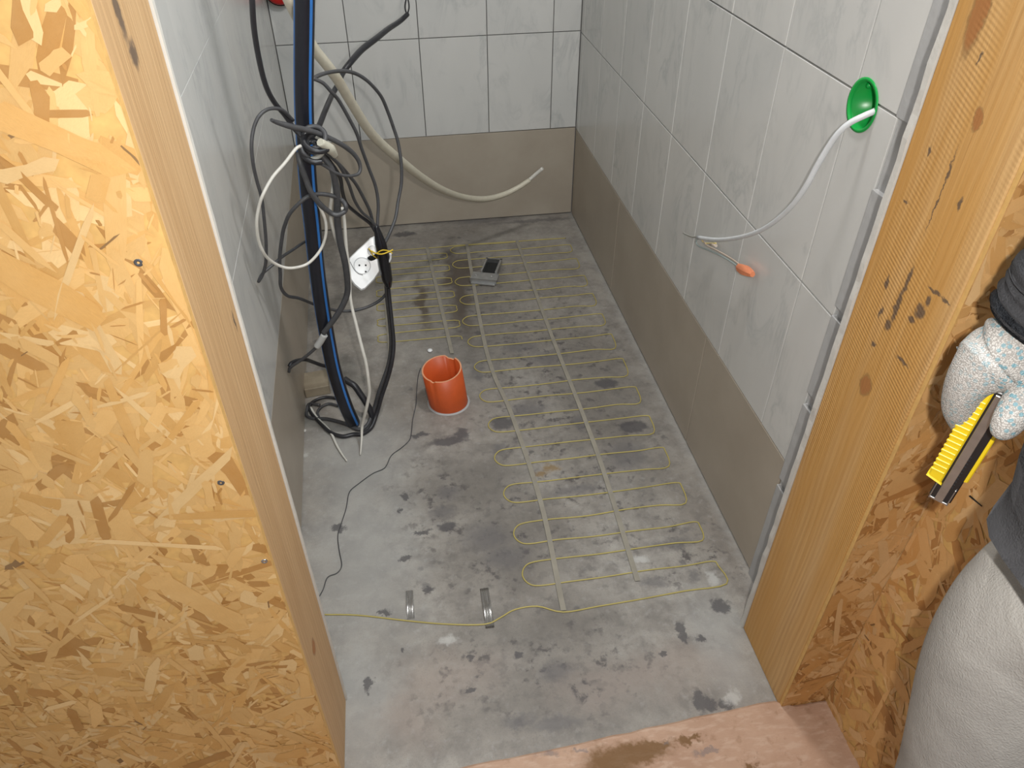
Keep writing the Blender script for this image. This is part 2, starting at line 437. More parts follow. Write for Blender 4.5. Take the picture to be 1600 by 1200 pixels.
for r in range(len(zb) - 1):
    xx = [xb[0], XR - .001] if r == 0 else xb
    for a, c in zip(xx, xx[1:]):
        sl = .006 if r else .003
        q = [Vector((a, YB, zb[r] + (sl * (.36 - a) * (-1) if r else 0))), Vector((c, YB, zb[r] + (sl * (.36 - c) * (-1) if r else 0))),
             Vector((c, YB, zb[r + 1] + sl * (.36 - c) * -1)), Vector((a, YB, zb[r + 1] + sl * (.36 - a) * -1))]
        tile(q, (0, -1, 0), M_base if r == 0 else M_marble, wall_b)
nl = Vector((1, .038, 0)).normalized()
yl = [.83, 1.08, 1.33, 1.58, 1.83, 2.08, 2.33, 2.58, YB - .001]
zl = [.004, .362, .712, 1.05, 1.398, 1.746, 2.094]
for r in range(len(zl) - 1):
    yy = [.83, 1.5, 2.2, YB - .001] if r == 0 else yl
    for a, c in zip(yy, yy[1:]):
        q = [Vector((lx(a), a, zl[r])), Vector((lx(c), c, zl[r])), Vector((lx(c), c, zl[r + 1])), Vector((lx(a), a, zl[r + 1]))]
        tile(q, nl, M_base if r == 0 else M_marble, wall_l, gap=.0004, gu=.00003)

# hole for the green box through the tiles and the wall behind them
GB = Vector((XR, 1.055, 1.046)); GR = .0365
bm = bmesh.new()
bmesh.ops.create_cone(bm, cap_ends=True, segments=40, radius1=GR, radius2=GR, depth=.14, matrix=Matrix.Translation(GB) @ Matrix.Rotation(math.pi / 2, 4, 'Y'))
cut = bm_obj('cutter', bm, M_back)
def carve(o):
    md = o.modifiers.new('b', 'BOOLEAN'); md.operation = 'DIFFERENCE'; md.object = cut; md.solver = 'EXACT'
    bpy.context.view_layer.update()
    dg = bpy.context.evaluated_depsgraph_get()
    me = bpy.data.meshes.new_from_object(o.evaluated_get(dg)); o.modifiers.clear(); o.data = me
bpy.context.view_layer.update()
for o in rt:
    bb = [o.matrix_world @ Vector(c) for c in o.bound_box]
    if min(p.y for p in bb) < GB.y + GR and max(p.y for p in bb) > GB.y - GR and min(p.z for p in bb) < GB.z + GR and max(p.z for p in bb) > GB.z - GR: carve(o)
carve(wall_r)
bpy.data.objects.remove(cut)
gb = empty('wall_box', GB, 'round green plastic flush box set in the right wall', 'electrical box')
bm = bmesh.new()
lathe(bm, [(.034, -.001), (.0405, .0012), (.0405, .0022), (.0352, .0028), (.0352, -.046), (.0335, -.048), (0, -.048)], GB, (-1, 0, 0), 40)
bm_obj('cup', bm, M_green, gb)
for a in (.9, 4.05):
    bm = bmesh.new(); c = GB + Vector((.012, math.cos(a) * .030, math.sin(a) * .030))
    lathe(bm, [(.0045, -.03), (.0045, 0), (.003, .002), (0, .0025)], c, (-1, 0, 0), 12)
    bm_obj('screw_post', bm, M_green, gb)

# plaster and mortar strips beside the door posts
def ragged(name, x0, x1, y0, y1, z0, z1, mat, amp, seed, n=70, kind='structure', label=None):
    rnd = random.Random(seed); bm = bmesh.new(); rows = []
    for i in range(n + 1):
        z = z0 + (z1 - z0) * i / n
        a = rnd.uniform(-amp, amp); c = rnd.uniform(-amp, amp)
        rows.append([bm.verts.new(p) for p in ((x0 + a, y0, z), (x1, y0, z), (x1, y1 + c, z), (x0 + a * .5, y1 + c, z))])
    for A, B in zip(rows, rows[1:]):
        for k in range(4): bm.faces.new((A[k], A[(k + 1) % 4], B[(k + 1) % 4], B[k]))
    bm.faces.new(rows[0]); bm.faces.new(rows[-1][::-1])
    o = bm_obj(name, bm, mat); tag(o, label, kind=kind); return o
ragged('trim_1', .6385, .74, .8275, .8385, 0, 2.1, M_white, .0016, 1, label='white plasterboard edge between the right post and the tiled wall')
bm = bmesh.new(); box(bm, XR + .003, XR + .10, .839, .9645, 0, 2.1)
o = bm_obj('trim_2', bm, M_greyp); tag(o, 'grey mortar strip at the end of the right tiles', kind='structure')
ragged('trim_3', -.34, -.2115, .7975, .8050, 0, 2.1, M_white, -.0012, 3, label='white plasterboard edge behind the left post')
bm = bmesh.new()
for z0, z1, d in ((.0, .30, .003), (.32, .52, .005), (.55, .72, .003), (.74, .95, .004), (1.06, 1.6, .003)):
    box(bm, XR - .006, XR + .004, .905, .9625 + 0, z0, z1, .001)
o = bm_obj('trim_4', bm, M_greyp); tag(o, 'smears of grey mortar on the right wall end', kind='structure')

# ------------------------------------------------------------------ timber posts
def JM(px, py, ry, rz, x=.641):
    p = RW(px, py, x); return (p.y, p.z, ry, rz)
wood_l = mat_wood('left_post_pine', 'x', (.42, .255, .12), (.58, .385, .205), knots=((.70, .35, .011, .014),), stains=((.700, 1.285, .007, .022), (.706, 1.25, .009, .012), (.778, .930, .003, .014)), saw=False)
wood_r = mat_wood('right_post_pine', 'x', (.42, .23, .085), (.67, .43, .195),
                  knots=(JM(1538, 0, .012, .050), JM(1528, 187, .0065, .011), JM(1352, 602, .011, .016)),
                  stains=(JM(1402, 478, .005, .026), JM(1418, 440, .004, .022), JM(1437, 487, .008, .009), JM(1450, 470, .004, .007), JM(1425, 500, .007, .005), JM(1387, 508, .006, .008), JM(1376, 488, .003, .009),
                          JM(1386, 440, .003, .010), JM(1452, 238, .003, .006), JM(1483, 270, .0025, .010), JM(1500, 320, .003, .007), JM(1365, 538, .004, .004), JM(1460, 455, .012, .0025), JM(1478, 470, .010, .002), JM(1410, 565, .012, .003),
                          JM(1575, 380, .002, .012), JM(1558, 420, .002, .010), JM(1530, 90, .002, .006), JM(1415, 315, .006, .002), JM(1470, 300, .0012, .05)),
                  orange=(.50, .25, .055))
def post(name, x0, x1, y0, y1, z0, z1, mat, label):
    bm = bmesh.new(); box(bm, x0, x1, y0, y1, z0, z1, .002)
    o = bm_obj(name, bm, mat); tag(o, label, 'post'); return o
post('door_post', .641, .735, .652, .8265, .0005, 2.15, wood_r, 'wide rough sawn knotty pine post on the right of the doorway')
post('door_post', -.30, -.214, .645, .797, .0005, 2.15, wood_l, 'narrow looking smooth pine post on the left of the doorway')

# ------------------------------------------------------------------ oriented strand board
def osb(name, org, U, V, N, w, h, th, n, seed, mat, label, pal, bright=1.):
    U = Vector(U); V = Vector(V); N = Vector(N); org = Vector(org)
    bm = bmesh.new()
    cs = [org, org + U * w, org + U * w + V * h, org + V * h]
    hi = [bm.verts.new(p) for p in cs]; lo = [bm.verts.new(p - N * th) for p in cs]
    bm.faces.new(hi); bm.faces.new(lo[::-1])
    for k in range(4): bm.faces.new((hi[k], lo[k], lo[(k + 1) % 4], hi[(k + 1) % 4]))
    sheet = bm_obj(name, bm, M_osbbase); tag(sheet, label, 'board')
    rnd = random.Random(seed)
    verts = []; faces = []; uvs = []; cols = []
    for i in range(n):
        t = i / n
        if t > .55 and rnd.random() < .66:
            L = rnd.uniform(.006, .028); W = rnd.uniform(.0008, .004)
        else:
            L = min(.17, rnd.lognormvariate(math.log(.058), .5)); W = min(.032, rnd.lognormvariate(math.log(.0105), .6))
        W = min(W, L * .5)
        u = rnd.uniform(-.01, w + .01); v = rnd.uniform(-.01, h + .01)
        a = rnd.gauss(math.pi / 2, .75) if rnd.random() < .6 else rnd.uniform(0, math.pi)
        ca, sa = math.cos(a), math.sin(a)
        k1 = rnd.uniform(-.4, .4) * W; k2 = rnd.uniform(-.4, .4) * W
        pts = [(-L / 2 + rnd.uniform(0, .35) * L, -W / 2), (-L * .1, -W / 2 - k1 * .3), (L / 2 - rnd.uniform(0, .25) * L, -W / 2 + k2 * .4),
               (L / 2, rnd.uniform(-.3, .3) * W), (L / 2 - rnd.uniform(0.05, .3) * L, W / 2), (L * .05, W / 2 + k1 * .4), (-L / 2 + rnd.uniform(0, .25) * L, W / 2 - k2 * .3), (-L / 2, rnd.uniform(-.3, .3) * W)]
        h0 = .0002 + .0016 * t; tl = rnd.uniform(-.5, .5) * .0007 / max(W, .004); tu = rnd.uniform(-.5, .5) * .0006 / L
        r = rnd.random()
        base = pal[0] if r < .46 else pal[1] if r < .68 else pal[2] if r < .86 else pal[3]
        if rnd.random() < .03:
            if L < .03: base = (.14, .08, .045)
        kk = rnd.uniform(.90, 1.09); col = tuple(min(1, c * kk * bright) for c in base)
        idx = len(verts); ru, rv = rnd.uniform(0, 50), rnd.uniform(0, 50)
        f = []
        for (x, y) in pts:
            pu = min(max(u + x * ca - y * sa, 0), w); pv = min(max(v + x * sa + y * ca, 0), h)
            verts.append(org + U * pu + V * pv + N * max(.0001, h0 + y * tl + x * tu)); f.append(len(verts) - 1)
            uvs.append((x + ru, y + rv)); cols.append((*col, 1))
        faces.append(f)
    me = bpy.data.meshes.new('strand'); me.from_pydata([tuple(v) for v in verts], [], faces)
    uvl = me.uv_layers.new(name='grain'); ca_ = me.color_attributes.new('tone', 'FLOAT_COLOR', 'CORNER')
    li = np.zeros(len(me.loops), dtype=np.int32); me.loops.foreach_get('vertex_index', li)
    uvl.data.foreach_set('uv', np.array(uvs, dtype=np.float32)[li].ravel())
    ca_.data.foreach_set('color', np.array(cols, dtype=np.float32)[li].ravel())
    me.materials.append(mat)
    o = bpy.data.objects.new('strand', me); C.objects.link(o); o.parent = sheet; o['kind'] = 'stuff'
    return sheet
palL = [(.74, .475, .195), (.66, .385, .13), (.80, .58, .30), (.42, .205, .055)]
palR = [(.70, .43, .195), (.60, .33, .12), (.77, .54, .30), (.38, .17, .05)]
sheetL = osb('strand_board', (-1.25, .636, 0), (1, 0, 0), (0, 0, 1), (0, -1, 0), 1.036, 2.15, .009, 12000, 4, M_board,
    'large bright strand board sheet left of the doorway', palL)
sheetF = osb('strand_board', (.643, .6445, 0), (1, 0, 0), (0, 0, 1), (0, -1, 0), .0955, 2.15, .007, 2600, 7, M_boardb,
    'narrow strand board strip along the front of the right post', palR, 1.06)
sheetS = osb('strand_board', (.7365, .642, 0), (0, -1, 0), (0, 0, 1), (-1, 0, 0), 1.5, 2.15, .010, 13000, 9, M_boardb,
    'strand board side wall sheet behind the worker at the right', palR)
# screws in the left sheet
for px, py in ((216, 411), (345, 755), (413, 878)):
    bm = bmesh.new(); c = P(px, py, .6345)
    lathe(bm, [(.0042, -.0025), (.0042, -.0006), (.0034, .0), (.0015, 0), (.001, -.0012), (0, -.0012)], c, (0, -1, 0), 14)
    bm_obj('screw', bm, M_dgrey if px != 413 else M_metal, sheetL)
for px, py in ((1388, 603), (1384, 632), (1450, 592)):
    pass
# floor sheet outside the doorway
b = NB('worn_pink_board'); v = b.pos()
n1 = b.noise(v, 8, 5, .6); n2 = b.noise(v, 40, 4, .6); n3 = b.noise(b.mapping(v, (30, 90, 1), (0, 0, .4)), 1, 3)
col = b.mix(b.ramp(n1, [(.35, 0.), (.65, 1.)]), (.50, .33, .235), (.40, .245, .165))
col = b.mix(b.math('MULTIPLY', b.ramp(n3, [(.5, 0.), (.65, 1.)]), .4), col, (.60, .44, .34))
col = b.mix(b.math('MULTIPLY', b.ramp(n2, [(.6, 0.), (.7, 1.)]), .5), col, (.30, .17, .10))
wob = b.vmath('SCALE', b.vmath('SUBTRACT', b.noise(v, 22, 4, .7, col=True), (.5, .5, .5)), .09); pv = b.vmath('ADD', v, wob)
acc = None
for px, py, rx, ry in ((1000, 1180, .055, .022), (960, 1195, .06, .03), (1030, 1165, .03, .012), (1075, 1155, .02, .008), (1170, 1200, .02, .01)):
    c = F(px, py); m = blob(b, pv, c.x, c.y, rx, ry, .5); acc = m if acc is None else b.math('MAXIMUM', acc, m)
col = b.mix(b.math('MULTIPLY', acc, .85), col, (.15, .07, .015))
acc = None
for px, py, rx, ry in ((860, 1180, .02, .01), (905, 1175, .012, .006), (1042, 1160, .008, .005), (1105, 1178, .015, .008)):
    c = F(px, py); m = blob(b, pv, c.x, c.y, rx, ry, .5); acc = m if acc is None else b.math('MAXIMUM', acc, m)
col = b.mix(b.math('MULTIPLY', acc, .6), col, (.18, .15, .15))
b.bump(b.math('ADD', n2, n3), .35, .004)
M_pink = b.fin(col, .75)
bm = bmesh.new(); rnd = random.Random(5)
top = []; N_ = 60
for i in range(N_ + 1):
    x = -1.3 + (.738 + 1.3) * i / N_
    yf = .627 + .033 * (x + .008) / .65 + rnd.uniform(-.002, .002)
    if x > .638: yf = .6425
    if x < -.21: yf = .634
    row = [(x, yf, .0004), (x, yf, .0030), (x, yf - .004, .0058), (x, -1.1, .006), (x, -1.1, .0004)]
    top.append([bm.verts.new(p) for p in row])
for A, B in zip(top, top[1:]):
    for k in range(5): bm.faces.new((A[k], A[(k + 1) % 5], B[(k + 1) % 5], B[k]))
bm.faces.new(top[0]); bm.faces.new(top[-1][::-1])
o = bm_obj('floor_sheet', bm, M_pink); tag(o, 'worn pinkish brown board on the ground outside the doorway', 'board')

# ------------------------------------------------------------------ heating mat
hm = empty('heating_mat', (.3, 1.6, 0), 'thin floor heating mat with looping yellow cable taped to the floor', 'heating mat')
R_H = .0017
loops = [1.038, 1.160, 1.295, 1.430, 1.565, 1.700, 1.846, 1.985, 2.110, 2.245, 2.375, 2.505, 2.62]
rnd = random.Random(11)
pts = [F(500, 961), F(560, 962), F(640, 971), F(700, 976), F(758, 976), F(783, 965), F(805, 953), F(840, 948), F(880, 957), F(935, 948), F(1000, 937), F(1070, 924), F(1135, 913)]
pts = [Vector((p.x, p.y, R_H)) for p in pts]
x0, x1 = .188, .648
for i, yc in enumerate(loops):
    hw = .034 - .002 * min(i, 6) * .3
    xl_ = x0 - .0035 * min(i, 7) + rnd.uniform(-.004, .004)
    lo_, hi_ = yc - hw, yc + hw
    pts += [Vector((x1, lo_ - .012, R_H)), Vector((x1 - .01, lo_ + .003, R_H))]
    pts += [Vector((x, lo_ + rnd.uniform(-.003, .003), R_H)) for x in (.57, .48, .38, .29)]
    pts += [Vector((xl_ + .035, lo_, R_H)), Vector((xl_ + .010, lo_ + .010, R_H)), Vector((xl_, yc, R_H)), Vector((xl_ + .010, hi_ - .010, R_H)), Vector((xl_ + .035, hi_, R_H))]
    pts += [Vector((x, hi_ + rnd.uniform(-.003, .003), R_H)) for x in (.29, .38, .48, .57)]
    pts += [Vector((x1 - .01, hi_ - .002, R_H))]
# second strip of the mat, turned back towards the door at the left
yy = 2.655
xa, xbx = -.115, .135
pts += [Vector((.4, yy, R_H)), Vector((.2, yy + .003, R_H))]
k = 0
while yy > 1.99:
    hw = .024
    a, c = (xbx, xa) if k % 2 == 0 else (xa, xbx)
    if k: pass
    pts += [Vector((a + (.012 if k % 2 == 0 else -.012) * 0, yy, R_H)), Vector(((a + c) / 2, yy + rnd.uniform(-.004, .004), R_H)), Vector((c, yy - .004, R_H)),
            Vector((c + (-.012 if c == xa else .014), yy - .024, R_H))]
    yy -= .048; k += 1
hc = tube_obj('heating_cable', pts, R_H, M_heat, hm, seg=6, n=4)
def strip(ptsxy, w, z=.0034):
    bm = bmesh.new(); q = crom([Vector((x, y, z)) for x, y in ptsxy], 8); A = []
    for i, p in enumerate(q):
        d = (q[min(i + 1, len(q) - 1)] - q[max(i - 1, 0)]).normalized(); s = Vector((-d.y, d.x, 0)) * w / 2
        A.append((bm.verts.new(p + s), bm.verts.new(p - s), bm.verts.new(p - s - Vector((0, 0, .0008))), bm.verts.new(p + s - Vector((0, 0, .0008)))))
    for a, c in zip(A, A[1:]):
        for k in range(4): bm.faces.new((a[k], a[(k + 1) % 4], c[(k + 1) % 4], c[k]))
    return bm
for s_ in ([(.076, 2.66), (.092, 2.3), (.108, 1.93)], [(.237, 2.68), (.22, 1.93), (.252, 1.6), (.272, 1.25), (.262, .93)], [(.441, 2.66), (.447, 2.0), (.46, 1.43), (.448, .98)],
           [(-.10, 2.55), (-.095, 2.2), (-.09, 1.93)]):
    bm_obj('mesh_tape', strip(s_, .0125), M_mesh, hm)
# clear tape over the cable, with wrinkled ends
b = NB('clear_tape'); n_ = b.noise(b.pos(), 60, 3)
b.bump(n_, .06, .003)
tr_ = b.n('ShaderNodeBsdfTransparent'); gl_ = b.n('ShaderNodeBsdfGlossy'); gl_.inputs['Roughness'].default_value = .22
mx_ = b.n('ShaderNodeMixShader'); mx_.inputs[0].default_value = .42
b.t.links.new(tr_.outputs[0], mx_.inputs[1]); b.t.links.new(gl_.outputs[0], mx_.inputs[2])
b.t.links.new(mx_.outputs[0], b.n('ShaderNodeOutputMaterial').inputs[0]); b.t.nodes.remove(b.t.nodes['Material Output']); M_tape = b.m
def tape(px, py, w, l, label, seed):
    c = F(px, py); bm = bmesh.new(); rnd = random.Random(seed); g = []
    nx, ny = 14, 10
    for i in range(nx + 1):
        r = []
        for j in range(ny + 1):
            x = (i / nx - .5) * w; y = (j / ny - .5) * l
            z = .0018 + .008 * math.exp(-((y) / .020) ** 2) * (.8 + .2 * math.sin(i * 1.3)) + .0015 * math.sin(i * 2.1 + j * .3)
            r.append(bm.verts.new((c.x + x, c.y + y, max(.001, z))))
        g.append(r)
    for i in range(nx):
        for j in range(ny):
            f = bm.faces.new((g[i][j], g[i + 1][j], g[i + 1][j + 1], g[i][j + 1])); f.smooth = True
    bmesh.ops.solidify(bm, geom=bm.faces[:], thickness=.0003)
    o = bm_obj('tape_piece', bm, M_tape, None, True); tag(o, label, 'tape')
tape(761, 950, .020, .105, 'short clear shiny tape across the yellow cable, nearer the middle of the floor', 1)
tape(641, 945, .017, .075, 'short clear shiny tape across the yellow cable, nearer the left post', 2)

# ------------------------------------------------------------------ drain pipe
pb = F(701, 628); pt = P(690, 576, pb.y - .012)
dp = empty('drain_pipe', pb, 'short orange plastic drain pipe standing up from the concrete floor', 'pipe')
axd = (pt - pb); hgt = axd.length; axd.normalize()
RP = .0575
u = axd.cross(Vector((0, 1, 0))).normalized(); v_ = axd.cross(u)
bm = bmesh.new(); seg = 72; ro = []; 
def cutdrop(a):      # rim is broken at the back right and has a small chip at the left
    d = 0
    wx = math.cos(a) * u.x + math.sin(a) * v_.x; wy = math.cos(a) * u.y + math.sin(a) * v_.y
    ang = math.degrees(math.atan2(wy, wx))
    if 44 < ang < 66: d = .009
    if 66 <= ang < 74: d = .004
    if -125 < ang < -118: d = .004
    return d
prof = [(RP, 0), (RP, 'h'), (RP - .0042, 'h'), (RP - .0045, .004)]
rings = []
for (r, hh) in prof:
    ring = []
    for k in range(seg):
        a = 2 * math.pi * k / seg
        z = (hgt - cutdrop(a)) if hh == 'h' else hh
        ring.append(bm.verts.new(pb + axd * z + (u * math.cos(a) + v_ * math.sin(a)) * r))
    rings.append(ring)
for i, (A, B) in enumerate(zip(rings, rings[1:])):
    for k in range(seg):
        f = bm.faces.new((A[k], A[(k + 1) % seg], B[(k + 1) % seg], B[k])); f.material_index = 1 if i == 1 else 0; f.smooth = i != 1
bm_obj('tube', bm, [M_orange, M_oredge], dp)
bm = bmesh.new()
lathe(bm, [(RP - .0046, .006), (0, .007)], pb, axd, 40)
bm_obj('drain_bottom', bm, plain('drain_inside', (.20, .05, .02), .7), dp)
bm = bmesh.new()
lathe(bm, [(RP + .0005, 0), (RP + .0005, .0035), (RP + .002, .003), (RP + .006, .0005)], Vector((pb.x, pb.y, 0)), (0, 0, 1), 48)
bm_obj('mortar_ring', bm, M_greyp, dp)
# thin sensor wire from the rim across the floor
fw = [(655, 577), (653, 590), (651, 612), (650, 632), (645, 655), (643, 675)]
h0 = P(657, 575, pb.y - .02)
wp = [h0]
zs = [h0.z * .8, h0.z * .52, h0.z * .25, h0.z * .06]
for (px, py), z in zip(fw[1:5], zs): wp.append(F(px, py, z))
for px, py in ((643, 675), (640, 688), (628, 700), (612, 712), (604, 728), (598, 734), (582, 741), (560, 757), (546, 770), (541, 795), (533, 820), (528, 838), (530, 860), (534, 884), (527, 896), (512, 903), (505, 922), (496, 938)):
    q = F(px, py); wp.append(Vector((q.x, q.y, .002)))
o = tube_obj('thin_wire', wp, .0013, M_dgrey, seg=6, n=5)
tag(o, 'thin crooked dark wire running over the floor from the orange pipe', 'wire')
# pebble of white plaster behind the pipe
def lump(px, py, r, label, mat=M_white, sq=.6, seed=1, cat='debris', name='plaster_crumb'):
    c = F(px, py); bm = bmesh.new(); bmesh.ops.create_icosphere(bm, subdivisions=2, radius=r)
    rr = random.Random(seed)
    for w in bm.verts: w.co = Vector((w.co.x * rr.uniform(.8, 1.15), w.co.y * rr.uniform(.8, 1.15), w.co.z * sq * rr.uniform(.85, 1.1))) + Vector((c.x, c.y, r * sq * .8))
    o = bm_obj(name, bm, mat, None, True); tag(o, label, cat); return o
lump(672, 549, .009, 'small white plaster crumb behind the orange pipe', M_wplas)
lump(476, 674, .006, 'tiny white crumb near the foot of the left wall', M_white, seed=4)

# ------------------------------------------------------------------ metal bracket
c = F(758, 432)
br = empty('metal_bracket', c, 'small dull metal bracket lying on the heating mat', 'bracket')
U_ = Vector((.93, -.33, 0)).normalized() * 1; V_ = Vector((.33, .93, 0)).normalized()
def lb(bm, u0, u1, v0, v1, z0, z1, bev=.0008):
    r = bmesh.ops.create_cube(bm, size=1)
    for w in r['verts']:
        a = u0 + (w.co.x + .5) * (u1 - u0); d = v0 + (w.co.y + .5) * (v1 - v0); z = z0 + (w.co.z + .5) * (z1 - z0)
        w.co = c + U_ * a + V_ * d + Vector((0, 0, z))
z = .004
bm = bmesh.new(); lb(bm, -.045, .055, -.055, .0, z + .010, z + .013); bm_obj('base_plate', bm, M_metal, br)
bm = bmesh.new(); lb(bm, -.045, .055, -.058, -.055, z, z + .020); lb(bm, -.04, .05, -.068, -.058, z, z + .003); bm_obj('folded_lip', bm, M_steel, br)
bm = bmesh.new()
lb(bm, -.016, -.010, .0, .10, z, z + .020); lb(bm, .038, .046, .0, .10, z, z + .020); lb(bm, -.016, .046, .094, .10, z, z + .020)
bm_obj('slotted_frame', bm, M_metal, br)
bm = bmesh.new(); lb(bm, -.010, .038, .0, .094, z, z + .004); bm_obj('slot', bm, M_dark, br)
for du in (-.03, .03):
    bm = bmesh.new(); lathe(bm, [(.004, 0), (.004, .002), (0, .003)], c + U_ * du + V_ * -.022 + Vector((0, 0, z + .013)), (0, 0, 1), 12); bm_obj('rivet', bm, M_steel, br)

# ------------------------------------------------------------------ wooden offcut
pA = F(450, 624); pB = F(516, 612)
dx = (pB - pA).normalized(); dy = Vector((-dx.y, dx.x, 0))
bm = bmesh.new(); L = .155; D = .085; H = .032
r = bmesh.ops.create_cube(bm, size=1)
s0 = pB - dx * L
s0.x = max(s0.x, lx(1.85) + .004)
for w in r['verts']: w.co = s0 + dx * ((w.co.x + .5) * (pB - s0).length) + dy * ((w.co.y + .5) * D) + Vector((0, 0, (w.co.z + .5) * H + .0005))
bmesh.ops.bevel(bm, geom=bm.edges[:], offset=.0015, segments=1, affect='EDGES')
o = bm_obj('wood_offcut', bm, M_scrap); tag(o, 'grey brown timber offcut against the left wall behind the blue striped pipe', 'wood')

# ------------------------------------------------------------------ water pipe with blue stripes
PY = lambda py: 1.545 + (1.615 - 1.545) * py / 662
pp = [(475.5, -60), (475.5, 0), (475, 60), (474.5, 120), (475, 170), (477, 215), (480, 270), (484, 315), (488, 350), (493, 400), (499, 450), (505, 490), (512, 530), (520, 570), (530, 605), (541, 636), (552, 660)]
pts = [P(x, y, PY(y)) for x, y in pp]
pts[-1] = Vector((F(553, 664).x, F(553, 664).y, .008))
top_dir = (pts[0] - pts[1]).normalized()
pts = [pts[0] + top_dir * (2.45 - pts[0].z) / top_dir.z * k_ for k_ in (1, .66, .33, .1)] + pts
SEG = 36
def stripe(k, i):
    a = k * 360 / SEG
    a = (a + 180) % 360 - 180
    return 1 if (-50 <= a < -30 or 58 <= a < 88 or 170 <= a < 180) else 0
tocam = CAM - pts[5]
bm = bmesh.new(); sweep(bm, crom(pts, 8), [.0195, .0195, .0190], SEG, face_mi=lambda k, i: stripe(k, i), ref=tocam)
wp_ = bm_obj('water_pipe', bm, [M_pipe, M_blue]); tag(wp_, 'thick black water pipe with blue stripes rising by the left wall', 'pipe')

# ------------------------------------------------------------------ cables
def cab(name, pts, wpx, mat, label, cat='cable', Y=None, seg=8, n=6, group=None):
    q = []
    for t in pts:
        if len(t) == 2: q.append(P(t[0], t[1], Y))
        elif t[2] == 'f': q.append(F(t[0], t[1], .006))
        else: q.append(P(*t))
    ws = wpx if isinstance(wpx, (list, tuple)) else [wpx]
    dm = sum(depth(p) for p in q) / len(q)
    rad = [w / 2 * dm / FPX for w in ws]
    q = [Vector((max(p.x, lx(p.y) + max(rad) * 1.05), p.y, max(p.z, max(rad)))) for p in q]
    o = tube_obj(name, q, rad if len(rad) > 1 else rad[0], mat, None, seg, n)
    tag(o, label, cat, group); return o
cab('power_cable', [(392, -45, 1.40), (394, 0, 1.40), (397, 45, 1.41), (405, 94, 1.43), (415, 133, 1.45), (428, 159, 1.47), (445, 180, 1.49), (459, 200, 1.50), (474, 218, 1.50), (486, 240, 1.50)], 8.5, M_black,
    'thick black cable hanging from above left of the striped pipe')
c2 = cab('power_cable', [(637, 22, 2.30), (625, 33, 2.27), (607, 45, 2.2), (588, 60, 2.12), (566, 77, 2.05), (548, 97, 1.98), (536, 113, 1.95), (529, 130, 1.90), (519, 148, 1.85), (508, 173, 1.75), (498, 198, 1.68), (488, 216, 1.64)], [8, 10, 8, 8], M_black,
    'thick black cable rising to the upper back wall with two stripped wires')
for ax, ph in ((-2.5, 0), (2.5, math.pi)):
    q = [P(636 + 3.2 * math.sin(ph + t * 1.3) + (-1 if t > 3 else 0), 24 - t * 12, 2.30) for t in range(8)]
    tube_obj('stripped_wire', q, .0022, M_black, c2, seg=6)
cab('extension_cable', [(488, 124, 1.62), (498, 118, 1.64), (514, 113, 1.68), (530, 111, 1.72), (546, 112, 1.75), (562, 118, 1.78), (578, 130, 1.80), (595, 150, 1.83), (605, 172, 1.85), (615, 200, 1.86), (622, 223, 1.86), (627, 256, 1.85), (627, 287, 1.84), (622, 315, 1.82), (618, 340, 1.79), (609, 364, 1.76), (601, 380, 1.73)],
    5.5, M_dgrey, 'outermost thin dark cable loop arching widest in front of the back wall')
cab('extension_cable', [(488, 122, 1.62), (505, 130, 1.63), (518, 144, 1.64), (530, 158, 1.66), (548, 190, 1.68), (558, 210, 1.69), (565, 232, 1.70), (576, 262, 1.72), (587, 292, 1.73), (591, 319, 1.73), (590, 345, 1.72), (590, 368, 1.71)],
    5.5, M_dgrey, 'thin dark cable crossing under the cream cable down to the white adapter')
cab('thin_black_cable', [(458, 188, 1.50), (441, 172, 1.47), (421, 170, 1.44), (405, 181, 1.42), (396, 202, 1.41), (393, 229, 1.40), (396, 259, 1.40), (402, 285, 1.41), (409, 311, 1.42), (414, 356, 1.43), (416, 387, 1.44), (415, 412, 1.45), (410, 430, 1.46),
    (404, 440, 1.46), (410, 428, 1.47), (426, 414, 1.49), (440, 402, 1.52), (458, 390, 1.56), (476, 378, 1.60), (492, 372, 1.64)], 5.2, M_dgrey, 'dark cable loop lying nearest the left wall with a sharp bend at its foot')
cab('thick_loop_cable', [(424, 187.5, 1.44), (432, 191, 1.45), (445, 195, 1.46), (460, 199, 1.47), (475, 202, 1.48), (501, 210, 1.50), (529, 223, 1.52), (548, 236, 1.54), (559, 249, 1.55), (563, 262, 1.55), (559, 272, 1.54), (542, 275, 1.52), (524, 270, 1.50), (509, 260, 1.49), (492, 251, 1.48), (475, 240, 1.47), (469, 226, 1.48)],
    [5.5, 9, 9, 8, 6, 5, 5.5, 6], M_dgrey, 'grey black cable loop in front of the knot, its cut end pointing left')
cab('thin_black_cable', [(466, 238, 1.49), (469, 255, 1.48), (477, 277, 1.48), (486, 300, 1.48), (501, 320, 1.49), (516, 332, 1.50), (527, 336, 1.50), (539, 330, 1.51), (540, 321, 1.51), (533, 312, 1.52), (520, 306, 1.51), (501, 303, 1.50), (488, 305, 1.49), (475, 311, 1.48), (454, 332, 1.48), (445, 352, 1.49), (441, 369, 1.50), (437, 404, 1.51), (438, 429, 1.52), (439, 449, 1.53), (449, 462, 1.55), (467, 466, 1.58), (490, 475, 1.65), (516, 483, 1.70), (534, 486, 1.71), (554, 485, 1.72), (576, 479, 1.73), (595, 468, 1.74), (605, 455, 1.74), (609, 440, 1.74)],
    [8, 8, 7, 6, 5.5, 5.5, 5.5, 5.5, 5.5], M_dgrey, 'dark cable making a small ring on the striped pipe and dipping behind it')
